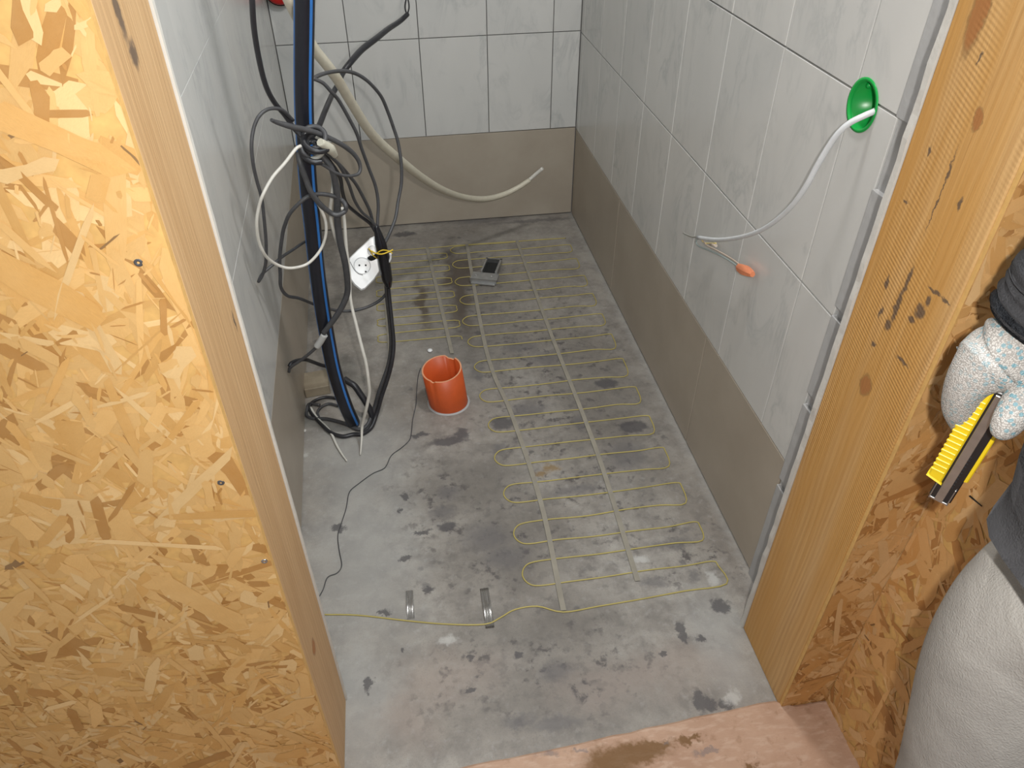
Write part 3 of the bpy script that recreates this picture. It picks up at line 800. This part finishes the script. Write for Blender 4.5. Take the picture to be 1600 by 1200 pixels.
cab('thin_black_cable', [(486, 220, 1.50), (501, 232, 1.51), (516, 244, 1.53), (533, 260, 1.57), (546, 275, 1.62), (557, 289, 1.65), (569, 311, 1.68), (578, 330, 1.70), (584, 352, 1.71), (592, 372, 1.71)], 5.5, M_dgrey, 'dark cable from the knot to the adapter, uppermost of the three side by side')
cab('thin_black_cable', [(500, 236, 1.52), (515, 252, 1.54), (531, 277, 1.58), (535, 300, 1.62), (542, 319, 1.66), (561, 336, 1.70), (578, 349, 1.71), (588, 364, 1.71), (600, 380, 1.72)], 6, M_black, 'dark cable from the knot to the adapter, lowest of the three side by side')
cab('thin_black_cable', [(512, 240, 1.53), (530, 258, 1.56), (544, 285, 1.60), (554, 313, 1.64), (566, 332, 1.68), (580, 344, 1.70), (596, 366, 1.72)], 5, M_dgrey, 'dark cable from the knot to the adapter, middle of the three side by side')
cab('thick_black_cable', [(492, 232, 1.50), (505, 246, 1.50), (518, 264, 1.50), (524, 286, 1.51), (527, 312, 1.52), (527, 340, 1.53), (531, 375, 1.54), (538, 405, 1.55), (542, 430, 1.56), (543, 455, 1.57), (537, 474, 1.57), (526, 493, 1.57), (515, 508, 1.57), (505, 521, 1.57)], [8, 9, 11, 11, 10, 10, 9], M_dgrey,
    'thick dark cable curving down in front of the striped pipe to a grey joint')
cj = cab('grey_cable_joint', [(507, 523, 1.568), (501, 533, 1.568), (495, 542, 1.568)], 11, plain('grey_joint_plastic', (.42, .42, .41), .5), 'short light grey sleeve joining the cables over the striped pipe', 'cable joint')
cab('thin_black_cable', [(495, 542, 1.568), (484, 552, 1.57), (470, 563, 1.575), (454, 574, 1.58), (440, 582, 1.585)], 5, M_dgrey, 'dark cable end running from the grey sleeve to the left wall')
cab('thin_black_cable', [(448, 573, 1.60), (456, 567, 1.61), (466, 563, 1.63), (478, 562, 1.65), (490, 566, 1.68), (504, 571, 1.70), (520, 574, 1.72)], 6, M_black, 'dark cable passing behind the striped pipe above the timber offcut')
cab('white_thin_cable', [(470, 228, 1.47), (462, 233, 1.46), (445, 255, 1.44), (426, 277, 1.42), (411, 304, 1.40), (404, 326, 1.40), (401, 349, 1.40), (404, 375, 1.41), (411, 393, 1.42), (420, 405, 1.44), (436, 415, 1.46), (454, 419, 1.47), (477, 414, 1.49), (492, 402, 1.50), (503, 386, 1.51), (509, 367, 1.51), (509, 347, 1.51), (502, 328, 1.51), (492, 310, 1.51), (480, 292, 1.53)], 5, M_wcab,
    'thin white cable loop circling in front of the striped pipe')
cab('white_thin_cable', [(505, 245, 1.56), (514, 262, 1.56), (520, 281, 1.57), (519, 304, 1.57), (516, 325, 1.58), (517, 345, 1.59), (524, 371, 1.60), (532, 392, 1.61)], 5.5, M_wcab, 'short white cable hanging beside the thick dark cable')
cab('white_thin_cable', [(535, 325, 1.60), (538, 345, 1.61), (541, 385, 1.61), (546, 430, 1.61), (548, 470, 1.60), (557, 509, 1.58), (566, 545, 1.56), (572, 568, 1.55), (576, 597, 1.54), (577, 615, 1.54), (572, 640, 1.54), (566, 665, 1.55), (565, 687, 1.53), (563, 711, 'f')], [5, 5, 5, 5.5, 5.5, 5.5, 5, 2], M_wcab,
    'thin white cable reaching the floor in front of the pipe foot')
w3 = cab('cream_cable', [(440, -25, 1.62), (452, 2, 1.62), (470, 38, 1.66), (490, 75, 1.70), (512, 103, 1.74), (529, 127, 1.78), (548, 159, 1.84), (573, 199, 1.92), (592, 221, 1.98), (620, 246, 2.06), (656, 275, 2.18), (690, 296, 2.30), (724, 308, 2.42), (757, 311, 2.50), (784, 305, 2.55), (808, 294, 2.57), (828, 281, 2.58)],
    [13, 13, 13.5, 14, 14, 13, 11.5, 10], M_cream, 'long thick cream cable sagging across in front of the back wall')
q = [P(822, 285, 2.58), P(834, 275, 2.58), P(848, 263, 2.57)]
tube_obj('bare_core', q, .0068, M_wcab, w3)
# knot where everything is tied together
rnd = random.Random(3)
kn = empty('cable_knot', P(490, 228, 1.49), 'tangle of grey taped cable turns tied around the striped pipe', 'cable')
for i, (col_) in enumerate((M_dgrey, M_dgrey, M_black, M_dgrey, plain('knot_tape', (.33, .33, .30), .6), M_black)):
    q = []
    a0 = rnd.uniform(0, 6); cx, cy = 488 + rnd.uniform(-6, 8), 226 + rnd.uniform(-12, 16)
    for t in range(9):
        a = a0 + t * .55
        q.append(P(cx + 22 * math.cos(a) * (.7 + .1 * (i % 3)), cy + 12 * math.sin(a) + 6 * math.cos(a * .7), 1.498 - .018 * math.sin(a) - .005 * (i % 3)))
    tube_obj('cable_turn', q, .0042 + .001 * (i % 3), col_, kn)
q = [P(500, 222, 1.47), P(515, 232, 1.49), P(524, 244, 1.51)]
tube_obj('tape_wrap', q, [.008, .011, .006], plain('pale_tape', (.50, .48, .40), .6), kn)
# twin cable from adapter down to floor
cab('mains_cable', [(606, 436, 1.72), (608, 462, 1.72), (612, 500, 1.70), (615, 537, 1.68), (612, 566, 1.66), (605, 593, 1.65), (596, 620, 1.64), (589, 645, 1.635), (580, 668, 'f'), (566, 678, 'f'), (552, 679, 'f'), (535, 682, 'f'), (517, 676, 'f'), (503, 664, 'f'), (490, 650, 'f'), (484, 638, 'f'), (489, 628, 'f'), (507, 621, 'f'), (525, 622, 'f')], [6, 6, 7, 7, 7, 7, 6.5, 6, 5, 5, 5], M_black,
    'black cable running from the adapter to the pipe foot, right one of the pair')
cab('mains_cable', [(603, 440, 1.74), (605, 470, 1.735), (609, 505, 1.72), (611, 540, 1.70), (607, 568, 1.685), (600, 590, 1.675), (592, 612, 1.665), (584, 640, 1.66), (574, 664, 'f'), (560, 671, 'f'), (539, 662, 'f'), (512, 655, 'f'), (490, 654, 'f'), (477, 650, 'f'), (475, 640, 'f'), (484, 631, 'f'), (500, 633, 'f')], [6, 6, 6, 6, 6.5, 6.5, 6, 5, 5, 5], M_dgrey,
    'black cable running from the adapter to the pipe foot, left one of the pair')
cab('corrugated_cable', [(538, 592, 1.70), (545, 597, 1.69), (554, 603, 1.68), (562, 614, 1.67), (570, 626, 1.66), (578, 640, 1.65), (583, 655, 'f')], 10, M_black, 'short thick black cable curving out from behind the pipe foot')
cab('thin_black_cable', [(500, 656, 'f'), (496, 645, 'f'), (502, 636, 'f'), (514, 631, 'f'), (528, 634, 'f')], 4.5, M_dgrey, 'small dark cable curl on the floor left of the pipe foot')
cab('white_thin_cable', [(485, 637, 'f'), (491, 647, 'f'), (500, 658, 'f'), (510, 667, 'f'), (518, 678, 'f'), (526, 695, 'f'), (534, 709, 'f'), (542, 720, 'f')], [5, 5, 4.5, 3.5, 2], M_wcab, 'short white cable end lying on the floor by the left wall')

# ------------------------------------------------------------------ adapter with yellow tie
poly = [(578, 372), (587, 368), (592, 374), (593, 392), (595, 414), (594, 423), (584, 438), (570, 452), (564, 454), (554, 446), (548, 438), (545, 420), (545, 404), (558, 391), (568, 382)]
YA = 1.745
pl = [P(x, y, YA) for x, y in poly]
cA = sum(pl, Vector()) / len(pl)
# the block faces up and towards the doorway
nA = (CAM - cA).normalized()
pl = [CAM + (ray(x, y)) * ((cA - CAM).dot(nA) / ray(x, y).dot(nA)) for x, y in poly]
ad = empty('socket_adapter', cA, 'white plastic socket adapter hanging on the cables beside the striped pipe', 'adapter')
bm = bmesh.new()
def inset(pts, k): return [cA + (p - cA) * k for p in pts]
levels = [(inset(pl, .95), -.040), (pl, -.036), (pl, -.004), (inset(pl, .94), 0)]
R = [[bm.verts.new(p + nA * d) for p in ps] for ps, d in levels]
for A, B in zip(R, R[1:]):
    for k in range(len(pl)): bm.faces.new((A[k], A[(k + 1) % len(pl)], B[(k + 1) % len(pl)], B[k]))
bm.faces.new(R[0][::-1]); bm.faces.new(R[-1])
bm_obj('housing', bm, M_wplas, ad)
def onA(x, y, d=0):
    r = ray(x, y); return CAM + r * ((cA - CAM).dot(nA) / r.dot(nA)) + nA * d
sc_ = (onA(566, 416) - onA(556, 416)).length / 10
cS = onA(566, 415)
bm = bmesh.new(); lathe(bm, [(13.5 * sc_, .0), (13.5 * sc_, .0018), (12.3 * sc_, .0018), (12.0 * sc_, .0002)], cS, nA, 28); bm_obj('socket_rim', bm, M_wplas, ad)
bm = bmesh.new()
aa = [onA(547 + 0, 409, .0012), onA(550, 415, .0012), onA(555, 423, .0012), onA(561, 428, .0012), onA(567, 429.5, .0012)]
sweep(bm, crom(aa, 4), .0007, 6); bm_obj('socket_groove', bm, M_dgrey, ad)
for x, y in ((561.5, 414.5), (571.5, 414.5), (571.5, 424.5)):
    bm = bmesh.new(); lathe(bm, [(1.5 * sc_, .0006), (0, .0007)], onA(x, y), nA, 10); bm_obj('socket_hole', bm, M_dark, ad)
bm = bmesh.new(); lathe(bm, [(9 * sc_, .0), (9 * sc_, .002), (7.5 * sc_, .0022), (0, .0024)], onA(583, 392), nA, 24); bm_obj('occupied_socket', bm, M_wplas, ad)
bl = empty('black_plug', P(598, 400, 1.70), 'glossy black plug body tied beside the white adapter with yellow wire', 'plug')
bm = bmesh.new()
sweep(bm, crom([P(587, 352, 1.712), P(591, 366, 1.708), P(595, 382, 1.705), P(599, 402, 1.705), P(602, 420, 1.708), P(605, 436, 1.715), P(607, 448, 1.72)], 5), [.006, .010, .0145, .0155, .0155, .014, .008], 14)
bm_obj('plug_body', bm, plain('glossy_black_plastic', (.010, .010, .013), .18, var=.1), bl)
bm = bmesh.new(); sweep(bm, crom([P(597, 390, 1.70), P(588, 400, 1.715), P(580, 404, 1.722), P(577, 401, 1.724)], 4), .006, 8); bm_obj('plug_pins', bm, M_dark, bl)
bm = bmesh.new(); sweep(bm, crom([P(590, 404, 1.715), P(584, 400, 1.70), P(580, 394, 1.70), P(576, 388, 1.70)], 4), .0016, 6)
sweep(bm, crom([P(578, 391, 1.70), P(588, 396, 1.688), P(597, 397, 1.684), P(606, 394, 1.688), P(614, 390, 1.692)], 4), .0017, 6)
sweep(bm, crom([P(588, 396, 1.688), P(597, 391, 1.685), P(607, 392, 1.69), P(613, 396, 1.69)], 4), .0015, 6)
bm_obj('wire_tie', bm, M_yel, bl)
bm = bmesh.new(); sweep(bm, crom([P(610, 396, 1.70), P(610, 404, 1.70), P(607, 410, 1.70)], 4), .003, 6); bm_obj('plug_label', bm, M_wplas, bl)

# ------------------------------------------------------------------ red box high in the back left corner
cR = P(434, -14, 2.835)
rb = empty('wall_box', cR, 'red round electrical box high in the back left corner', 'electrical box')
bm = bmesh.new(); rr_ = 21 * depth(cR) / FPX
lathe(bm, [(0, .001), (rr_ * .5, .002), (rr_ * .8, .0), (rr_ * .95, -.006), (rr_, -.012), (rr_, -.038)], cR + Vector((0, 0, 0)), (0, -1, 0), 32); bm_obj('lid', bm, M_red, rb)
bm = bmesh.new(); lathe(bm, [(rr_ * 1.0, -.018), (rr_ * 1.10, -.018), (rr_ * 1.10, -.037), (0, -.037)], cR, (0, -1, 0), 32); bm_obj('rubber_ring', bm, M_dark, rb)

# ------------------------------------------------------------------ white cable out of the green box
path = [(1372, 170, -.018), (1366, 174, 0.0), (1352, 180, .014), (1328, 192, .030), (1310, 208, .038), (1295, 229, .042), (1277, 259, .046), (1259, 292, .048), (1238, 321, .048), (1211, 346, .046), (1184, 362, .042), (1154, 371, .036), (1121, 374.5, .028), (1090, 371, .020)]
q = [RW(x, y, XR - d) for x, y, d in path]
wcg = tube_obj('white_cable', q, [.0048, .0048, .0048, .0045, .0045], M_wcab and plain('grey_white_sheath', (.66, .68, .70), .4), None, 10)
tag(wcg, 'grey white cable curving out of the green box over the tiled wall', 'cable')
def wire(name, pts, r, mat): return tube_obj(name, [RW(x, y, XR - d) for x, y, d in pts], r, mat, wcg, seg=6)
wire('yellow_core', [(1096, 372, .020), (1098, 377, .017), (1103, 380, .014), (1110, 380, .013), (1119, 380, .012)], .0016, plain('yellow_core_wire', (.72, .58, .22), .5))
wire('blue_core', [(1090, 372, .018), (1088, 379, .016), (1093, 385, .015), (1108, 391, .015), (1128, 400, .016), (1146, 411, .017), (1157, 420, .018)], .0016, plain('pale_blue_core', (.38, .46, .46), .5))
wire('brown_core', [(1098, 374, .018), (1104, 383, .016), (1118, 390, .016), (1136, 400, .016), (1150, 409, .017), (1160, 418, .018)], .0016, plain('pale_brown_core', (.52, .42, .34), .5))
wire('core_end', [(1092, 370, .02), (1082, 370, .016), (1074, 367, .012), (1068, 364, .010)], .0020, plain('grey_core', (.36, .36, .33), .5))
bm = bmesh.new(); a = RW(1154, 417, XR - .018); c2_ = RW(1176, 429, XR - .016); ax_ = (c2_ - a)
h_ = ax_.length
lathe(bm, [(0, 0), (.0075, .0002), (.0095, .10 * h_), (.0115, .40 * h_), (.0112, .55 * h_), (.0085, .85 * h_), (.0060, h_), (0, h_)], a, ax_, 6)
for f in bm.faces: f.smooth = False
bm_obj('wire_nut', bm, M_nut, wcg)
bm = bmesh.new(); sweep(bm, [RW(1110, 381, XR - .012), RW(1119, 384, XR - .012)], .0035, 8); bm_obj('wire_clip', bm, plain('beige_clip', (.55, .47, .40), .5), wcg)

# ------------------------------------------------------------------ worker at the right
def skin(name, nodes, edges, mat, parent, sub=2, root=0):
    """nodes: (x,y,z,rx,ry)"""
    me = bpy.data.meshes.new(name); me.from_pydata([n[:3] for n in nodes], edges, [])
    o = bpy.data.objects.new(name, me); C.objects.link(o)
    md = o.modifiers.new('skin', 'SKIN'); md.use_smooth_shade = True
    for i, n in enumerate(nodes):
        sv = me.skin_vertices[0].data[i]; sv.radius = (n[3], n[4] if len(n) > 4 else n[3]); sv.use_root = (i == root)
    s = o.modifiers.new('sub', 'SUBSURF'); s.levels = sub; s.render_levels = sub
    bpy.context.view_layer.update()
    ev = o.evaluated_get(bpy.context.evaluated_depsgraph_get())
    m2 = bpy.data.meshes.new_from_object(ev); o.modifiers.clear(); o.data = m2
    m2.materials.clear(); m2.materials.append(mat)
    for p in m2.polygons: p.use_smooth = True
    if parent: o.parent = parent; o.location = -parent_loc(parent)
    return o
def cloth(name, c, c2, sc=8, bump=.4, fine=500):
    b = NB(name); v = b.pos(); n = b.noise(v, sc, 4, .6, .6); w = b.noise(v, fine, 2)
    col = b.mix(b.ramp(n, [(.35, 0.), (.65, 1.)]), c, c2); col = b.mix(b.math('MULTIPLY', w, .3), col, tuple(x * .6 for x in c))
    b.bump(b.math('ADD', b.math('MULTIPLY', n, 3.), w), bump, .004); return b.fin(col, .85, spec=.2)
M_trou = cloth('grey_work_trousers', (.30, .285, .265), (.40, .385, .36), 9)
M_jack = cloth('dark_grey_jacket', (.085, .085, .092), (.13, .13, .138), 7)
M_skin = plain('skin', (.55, .34, .25), .5); M_hair = plain('dark_hair', (.05, .035, .025), .6); M_boot = plain('black_boot', (.03, .03, .03), .5)
b = NB('knitted_glove'); v = b.pos()
kn1 = b.n('ShaderNodeTexVoronoi'); b.put(kn1.inputs['Vector'], v); kn1.inputs['Scale'].default_value = 620
dots = b.n('ShaderNodeTexVoronoi'); b.put(dots.inputs['Vector'], v); dots.inputs['Scale'].default_value = 170
dm = b.ramp(dots.outputs['Distance'], [(.30, 1.), (.42, 0.)])
sx = b.n('ShaderNodeSeparateXYZ'); b.put(sx.inputs[0], v)
msk = b.noise(v, 14, 2); reg = b.ramp(b.math('ADD', sx.outputs[0], b.math('MULTIPLY', msk, .03)), [(.535, 0.), (.570, 1.)])
col = b.mix(b.ramp(kn1.outputs['Distance'], [(.2, 1.), (.6, 0.)]), (.36, .34, .32), (.66, .635, .60))
col = b.mix(b.math('MULTIPLY', dm, b.math('MULTIPLY', reg, .7)), col, (.12, .34, .42))
col = b.mix(b.ramp(b.noise(v, 25, 3), [(.5, 0.), (.75, .5)]), col, (.27, .25, .23))
b.bump(kn1.outputs['Distance'], .6, .0014); M_glove = b.fin(col, .85, spec=.2)

ZG = .006
wk = empty('person', (.63, .2, ZG), 'worker in dark grey jacket and grey trousers, gloved hand holding a yellow knife', 'person')
PX, PYc = .612, .222
body = [(PX, PYc, .92, .12, .12), (PX, PYc, 1.08, .11, .12), (PX, PYc, 1.25, .11, .14), (PX + .01, PYc, 1.38, .07, .08), (PX, PYc, 1.47, .05, .05), (PX - .02, PYc, 1.55, .075, .07), (PX - .02, PYc, 1.64, .082, .072), (PX - .01, PYc, 1.70, .05, .05),
        (PX, PYc + .09, .86, .075, .075), (PX, PYc + .10, .48, .050, .050), (PX, PYc + .10, .12, .034, .034), (PX - .12, PYc + .10, .045, .03, .03),
        (PX, PYc - .09, .86, .075, .075), (PX, PYc - .10, .48, .050, .050), (PX, PYc - .10, .12, .034, .034), (PX - .12, PYc - .10, .045, .03, .03),
        (PX + .01, PYc + .16, 1.36, .05, .05), (.655, .47, 1.17, .036, .036), (*P(1612, 520, .50), .027, .027),
        (PX + .01, PYc - .16, 1.36, .05, .05), (.66, -.06, 1.12, .036, .036), (.56, -.04, .92, .026, .026)]
edges = [(0, 1), (1, 2), (2, 3), (3, 4), (4, 5), (5, 6), (6, 7), (0, 8), (8, 9), (9, 10), (10, 11), (0, 12), (12, 13), (13, 14), (14, 15), (3, 16), (16, 17), (17, 18), (3, 19), (19, 20), (20, 21)]
skin('body', body, edges, M_skin, wk)
# simple face and hair, head turned towards the doorway
bm = bmesh.new(); bmesh.ops.create_uvsphere(bm, u_segments=18, v_segments=12, radius=1)
for w in bm.verts: w.co = Vector((PX - .005 + w.co.x * .092, PYc + w.co.y * .083, 1.675 + w.co.z * .075 if w.co.z > -.1 else 1.675 + w.co.z * .09))
bmesh.ops.delete(bm, geom=[w for w in bm.verts if w.co.x < PX - .065 and w.co.z < 1.69], context='VERTS')
bm_obj('hair', bm, M_hair, wk, True)
for s_ in (-1, 1):
    bm = bmesh.new(); bmesh.ops.create_icosphere(bm, subdivisions=2, radius=.011, matrix=Matrix.Translation((PX - .094, PYc + s_ * .03, 1.60))); bm_obj('eye', bm, M_wplas, wk, True)
bm = bmesh.new(); sweep(bm, crom([Vector((PX - .098, PYc, 1.60)), Vector((PX - .112, PYc, 1.575)), Vector((PX - .10, PYc, 1.56))], 3), [.008, .014, .01], 8); bm_obj('nose', bm, M_skin, wk)
bm = bmesh.new(); sweep(bm, crom([Vector((PX - .085, PYc - .025, 1.53)), Vector((PX - .096, PYc, 1.53)), Vector((PX - .085, PYc + .025, 1.53))], 3), .004, 6); bm_obj('mouth', bm, plain('lips', (.45, .18, .15), .5), wk)
# trousers
tr = [(PX, PYc, .93, .115, .15), (PX, PYc, .86, .11, .15),
      (.572, .330, .86, .100, .100), (.570, .320, .76, .100, .100), (.578, .285, .61, .094, .094), (.590, .272, .45, .082, .082), (PX, PYc + .10, .28, .070, .070), (PX, PYc + .10, .06, .078, .078),
      (PX, PYc - .10, .80, .095, .095), (PX, PYc - .11, .66, .088, .088), (PX, PYc - .11, .48, .080, .080), (PX, PYc - .10, .28, .070, .070), (PX, PYc - .10, .06, .078, .078)]
tro = skin('trousers', tr, [(0, 1), (1, 2), (2, 3), (3, 4), (4, 5), (5, 6), (6, 7), (1, 8), (8, 9), (9, 10), (10, 11), (11, 12)], M_trou, wk, 3)
# jacket: open ended shell around torso
bm = bmesh.new(); lev = [(.938, .150, .200, -.010), (.952, .148, .198, -.008), (.99, .156, .204, -.010), (1.06, .150, .205, -.005), (1.15, .112, .185, 0), (1.25, .112, .19, 0), (1.35, .10, .18, 0), (1.41, .075, .12, 0), (1.45, .06, .07, -.005)]
rings = []
seg = 48
for z_, a_, b_, ox in lev:
    ring = []
    for k in range(seg):
        t = 2 * math.pi * k / seg
        wv = 1 + (.03 * math.sin(5 * t + z_ * 9) + .015 * math.sin(11 * t)) * max(0, min(1, (1.2 - z_) / .3))
        ring.append(bm.verts.new((min(PX + ox + math.cos(t) * a_ * wv, .733), PYc + math.sin(t) * b_ * wv, z_ - .028 * max(0, math.cos(t - 2.2)) ** 3 * (z_ < .945))))
    rings.append(ring)
for A, B in zip(rings, rings[1:]):
    for k in range(seg):
        f = bm.faces.new((A[k], A[(k + 1) % seg], B[(k + 1) % seg], B[k])); f.smooth = True
bmesh.ops.solidify(bm, geom=bm.faces[:], thickness=.003)
jk = bm_obj('jacket', bm, M_jack, wk)
bm = bmesh.new()
sp = crom([Vector((PX + .01, PYc + .12, 1.37)), Vector((.640, .42, 1.29)), Vector((.652, .465, 1.20)), P(1712, 420, .488), P(1672, 462, .492), P(1628, 505, .498)], 8)
rad = [.066 + .0018 * math.sin(i * 1.9) + .001 * math.sin(i * 4.1) - .016 * i / len(sp) for i in range(len(sp))]
sweep(bm, sp, rad, 32, cap=False); bmesh.ops.solidify(bm, geom=bm.faces[:], thickness=.003)
bm_obj('sleeve', bm, M_jack, jk)
bm = bmesh.new(); sweep(bm, crom([P(1642, 488, .496), P(1616, 513, .499)], 6), [.047, .049, .048, .0495, .0475, .045], 32, cap=False)
bmesh.ops.solidify(bm, geom=bm.faces[:], thickness=.003)
bm_obj('cuff', bm, cloth('knitted_cuff', (.04, .045, .055), (.07, .075, .085), 60, 1.), jk)
sl = [(PX + .02, PYc - .15, 1.37, .065, .065), (.655, .0, 1.22, .058, .058), (.66, -.055, 1.12, .052, .052), (.60, -.045, 1.0, .045, .045), (.57, -.04, .94, .04, .04)]
skin('sleeve', sl, [(0, 1), (1, 2), (2, 3), (3, 4)], M_jack, jk, 2)
for s_ in (-1, 1):
    skin('boot', [(PX + .03, PYc + s_ * .10, .045 + ZG, .045, .04), (PX - .06, PYc + s_ * .10, .042 + ZG, .045, .038), (PX - .16, PYc + s_ * .105, .036 + ZG, .042, .030), (PX + .005, PYc + s_ * .10, .12, .05, .05)], [(0, 1), (1, 2), (0, 3)], M_boot, wk, 2)
# gloved hand
GX = lambda px, py, Y, r: (*P(px, py, Y), r, r)
hand = [GX(1612, 522, .500, .034), GX(1590, 552, .494, .042), GX(1560, 568, .500, .042), GX(1534, 572, .497, .031), GX(1540, 572, .512, .024), GX(1544, 576, .532, .021), GX(1550, 582, .548, .018),
        GX(1512, 596, .500, .0225), GX(1500, 640, .506, .0200), GX(1519, 682, .512, .0145),
        GX(1514, 598, .522, .019), GX(1508, 645, .526, .017), GX(1530, 684, .526, .012),
        GX(1520, 602, .540, .0155), GX(1516, 648, .544, .014), GX(1536, 682, .542, .011),
        GX(1530, 606, .556, .014), GX(1528, 645, .560, .012), GX(1545, 672, .556, .010),
        GX(1618, 590, .478, .022), GX(1600, 624, .455, .0190), GX(1574, 662, .446, .0160), GX(1556, 686, .446, .0090)]
he = [(0, 1), (1, 2), (2, 3), (2, 4), (2, 5), (2, 6), (3, 7), (7, 8), (8, 9), (4, 10), (10, 11), (11, 12), (5, 13), (13, 14), (14, 15), (6, 16), (16, 17), (17, 18), (1, 19), (19, 20), (20, 21), (21, 22)]
skin('glove', hand, he, M_glove, wk, 3, root=1)
hand2 = [(.545, -.035, .90, .030, .03), (.53, -.03, .85, .032, .032)] + [(.52 - .004 * k, -.055 + .022 * k, .80, .012, .012) for k in range(4)] + [(.525 - .004 * k, -.052 + .02 * k, .75, .010, .010) for k in range(4)] + [(.50, -.07, .85, .013, .013), (.49, -.075, .81, .010, .010)]
skin('glove', hand2, [(0, 1), (1, 2), (1, 3), (1, 4), (1, 5), (2, 6), (3, 7), (4, 8), (5, 9), (1, 10), (10, 11)], M_glove, wk, 2, root=1)

# ------------------------------------------------------------------ snap-off knife
kt = P(1461, 776, .500); ke = P(1556, 618, .478)
ax = (ke - kt).normalized(); Lk = (ke - kt).length
nk = (CAM - (kt + ke) / 2).normalized(); nk = (nk - ax * nk.dot(ax)).normalized(); sk = ax.cross(nk)     # sk: across
if sk.dot(rgt) < 0: sk = -sk
kf = empty('utility_knife', kt, 'yellow and black snap off utility knife held in the gloved hand', 'knife')
s1 = depth(kt) / FPX * .93
def kb(bm, a0, a1, b0, b1, c0, c1, taper=0, bev=0.0006):
    r = bmesh.ops.create_cube(bm, size=1)
    for w in r['verts']:
        a = a0 + (w.co.x + .5) * (a1 - a0); s = b0 + (w.co.y + .5) * (b1 - b0); d = c0 + (w.co.z + .5) * (c1 - c0)
        if taper and w.co.x < 0: a += taper * (w.co.y + .5)
        w.co = kt + ax * a + sk * s * 1 + nk * d
    if bev: bmesh.ops.bevel(bm, geom=list({e for w in r['verts'] for e in w.link_edges}), offset=bev, segments=1, affect='EDGES')
w_ = s1
bm = bmesh.new(); kb(bm, .034, Lk + .014, -25 * w_, -3 * w_, -.006, .0055, taper=-.004, bev=.0015)
for k in range(15):
    a = .046 + k * (Lk - .050) / 15
    kb(bm, a, a + .0030, -26.2 * w_, -5 * w_, .004, .0066, bev=.0005)
bm_obj('ribbed_grip', bm, M_yplas, kf)
bm = bmesh.new(); kb(bm, .004, Lk + .008, -10 * w_, 24 * w_, -.005, .0035, bev=.001); bm_obj('slider_channel', bm, M_bplas, kf)
bm = bmesh.new(); kb(bm, .002, Lk + .004, 0 * w_, 13 * w_, .0028, .0046, bev=.0003)
kb(bm, .0, .030, -8.5 * w_, -6.5 * w_, -.004, .0052, bev=.0003); kb(bm, .0, .030, 20 * w_, 22 * w_, -.004, .0052, bev=.0003); kb(bm, -.001, .002, -8.5 * w_, 22 * w_, -.004, .004, bev=.0003)
bm_obj('metal_rail', bm, M_metal, kf)
bm = bmesh.new()
for k in range(11): kb(bm, .028 + k * .0055, .031 + k * .0055, 12.5 * w_, 16 * w_, .003, .0045, bev=0)
bm_obj('rail_teeth', bm, M_bplas, kf)
bm = bmesh.new(); kb(bm, .045, Lk, 22 * w_, 29 * w_, -.006, .003, taper=.002, bev=.001); bm_obj('lower_grip', bm, M_yplas, kf)
# splinter on the strand board next to the knife
bm = bmesh.new(); sweep(bm, [RW(1515, 775, .7335), RW(1534, 791, .7335)], [.0014, .0008], 5)
bm_obj('splinter', bm, M_dark, sheetS)

# ------------------------------------------------------------------ groups of alike things
GR_ = {'thin_black_cable': 'thin dark cables tangled around the striped pipe', 'extension_cable': 'thin dark cable loops right of the striped pipe',
       'white_thin_cable': 'thin white cables around the striped pipe', 'mains_cable': 'pair of black cables from the adapter to the pipe foot',
       'power_cable': 'thick black cables coming from above', 'strand_board': 'strand board sheets around the doorway', 'door_post': 'timber posts of the doorway',
       'tape_piece': 'clear tape pieces on the floor', 'plaster_crumb': 'white crumbs on the floor', 'wall_box': 'round electrical wall boxes'}
for o in bpy.data.objects:
    k = o.name.split('.')[0]
    if o.parent is None and k in GR_: o['group'] = GR_[k]
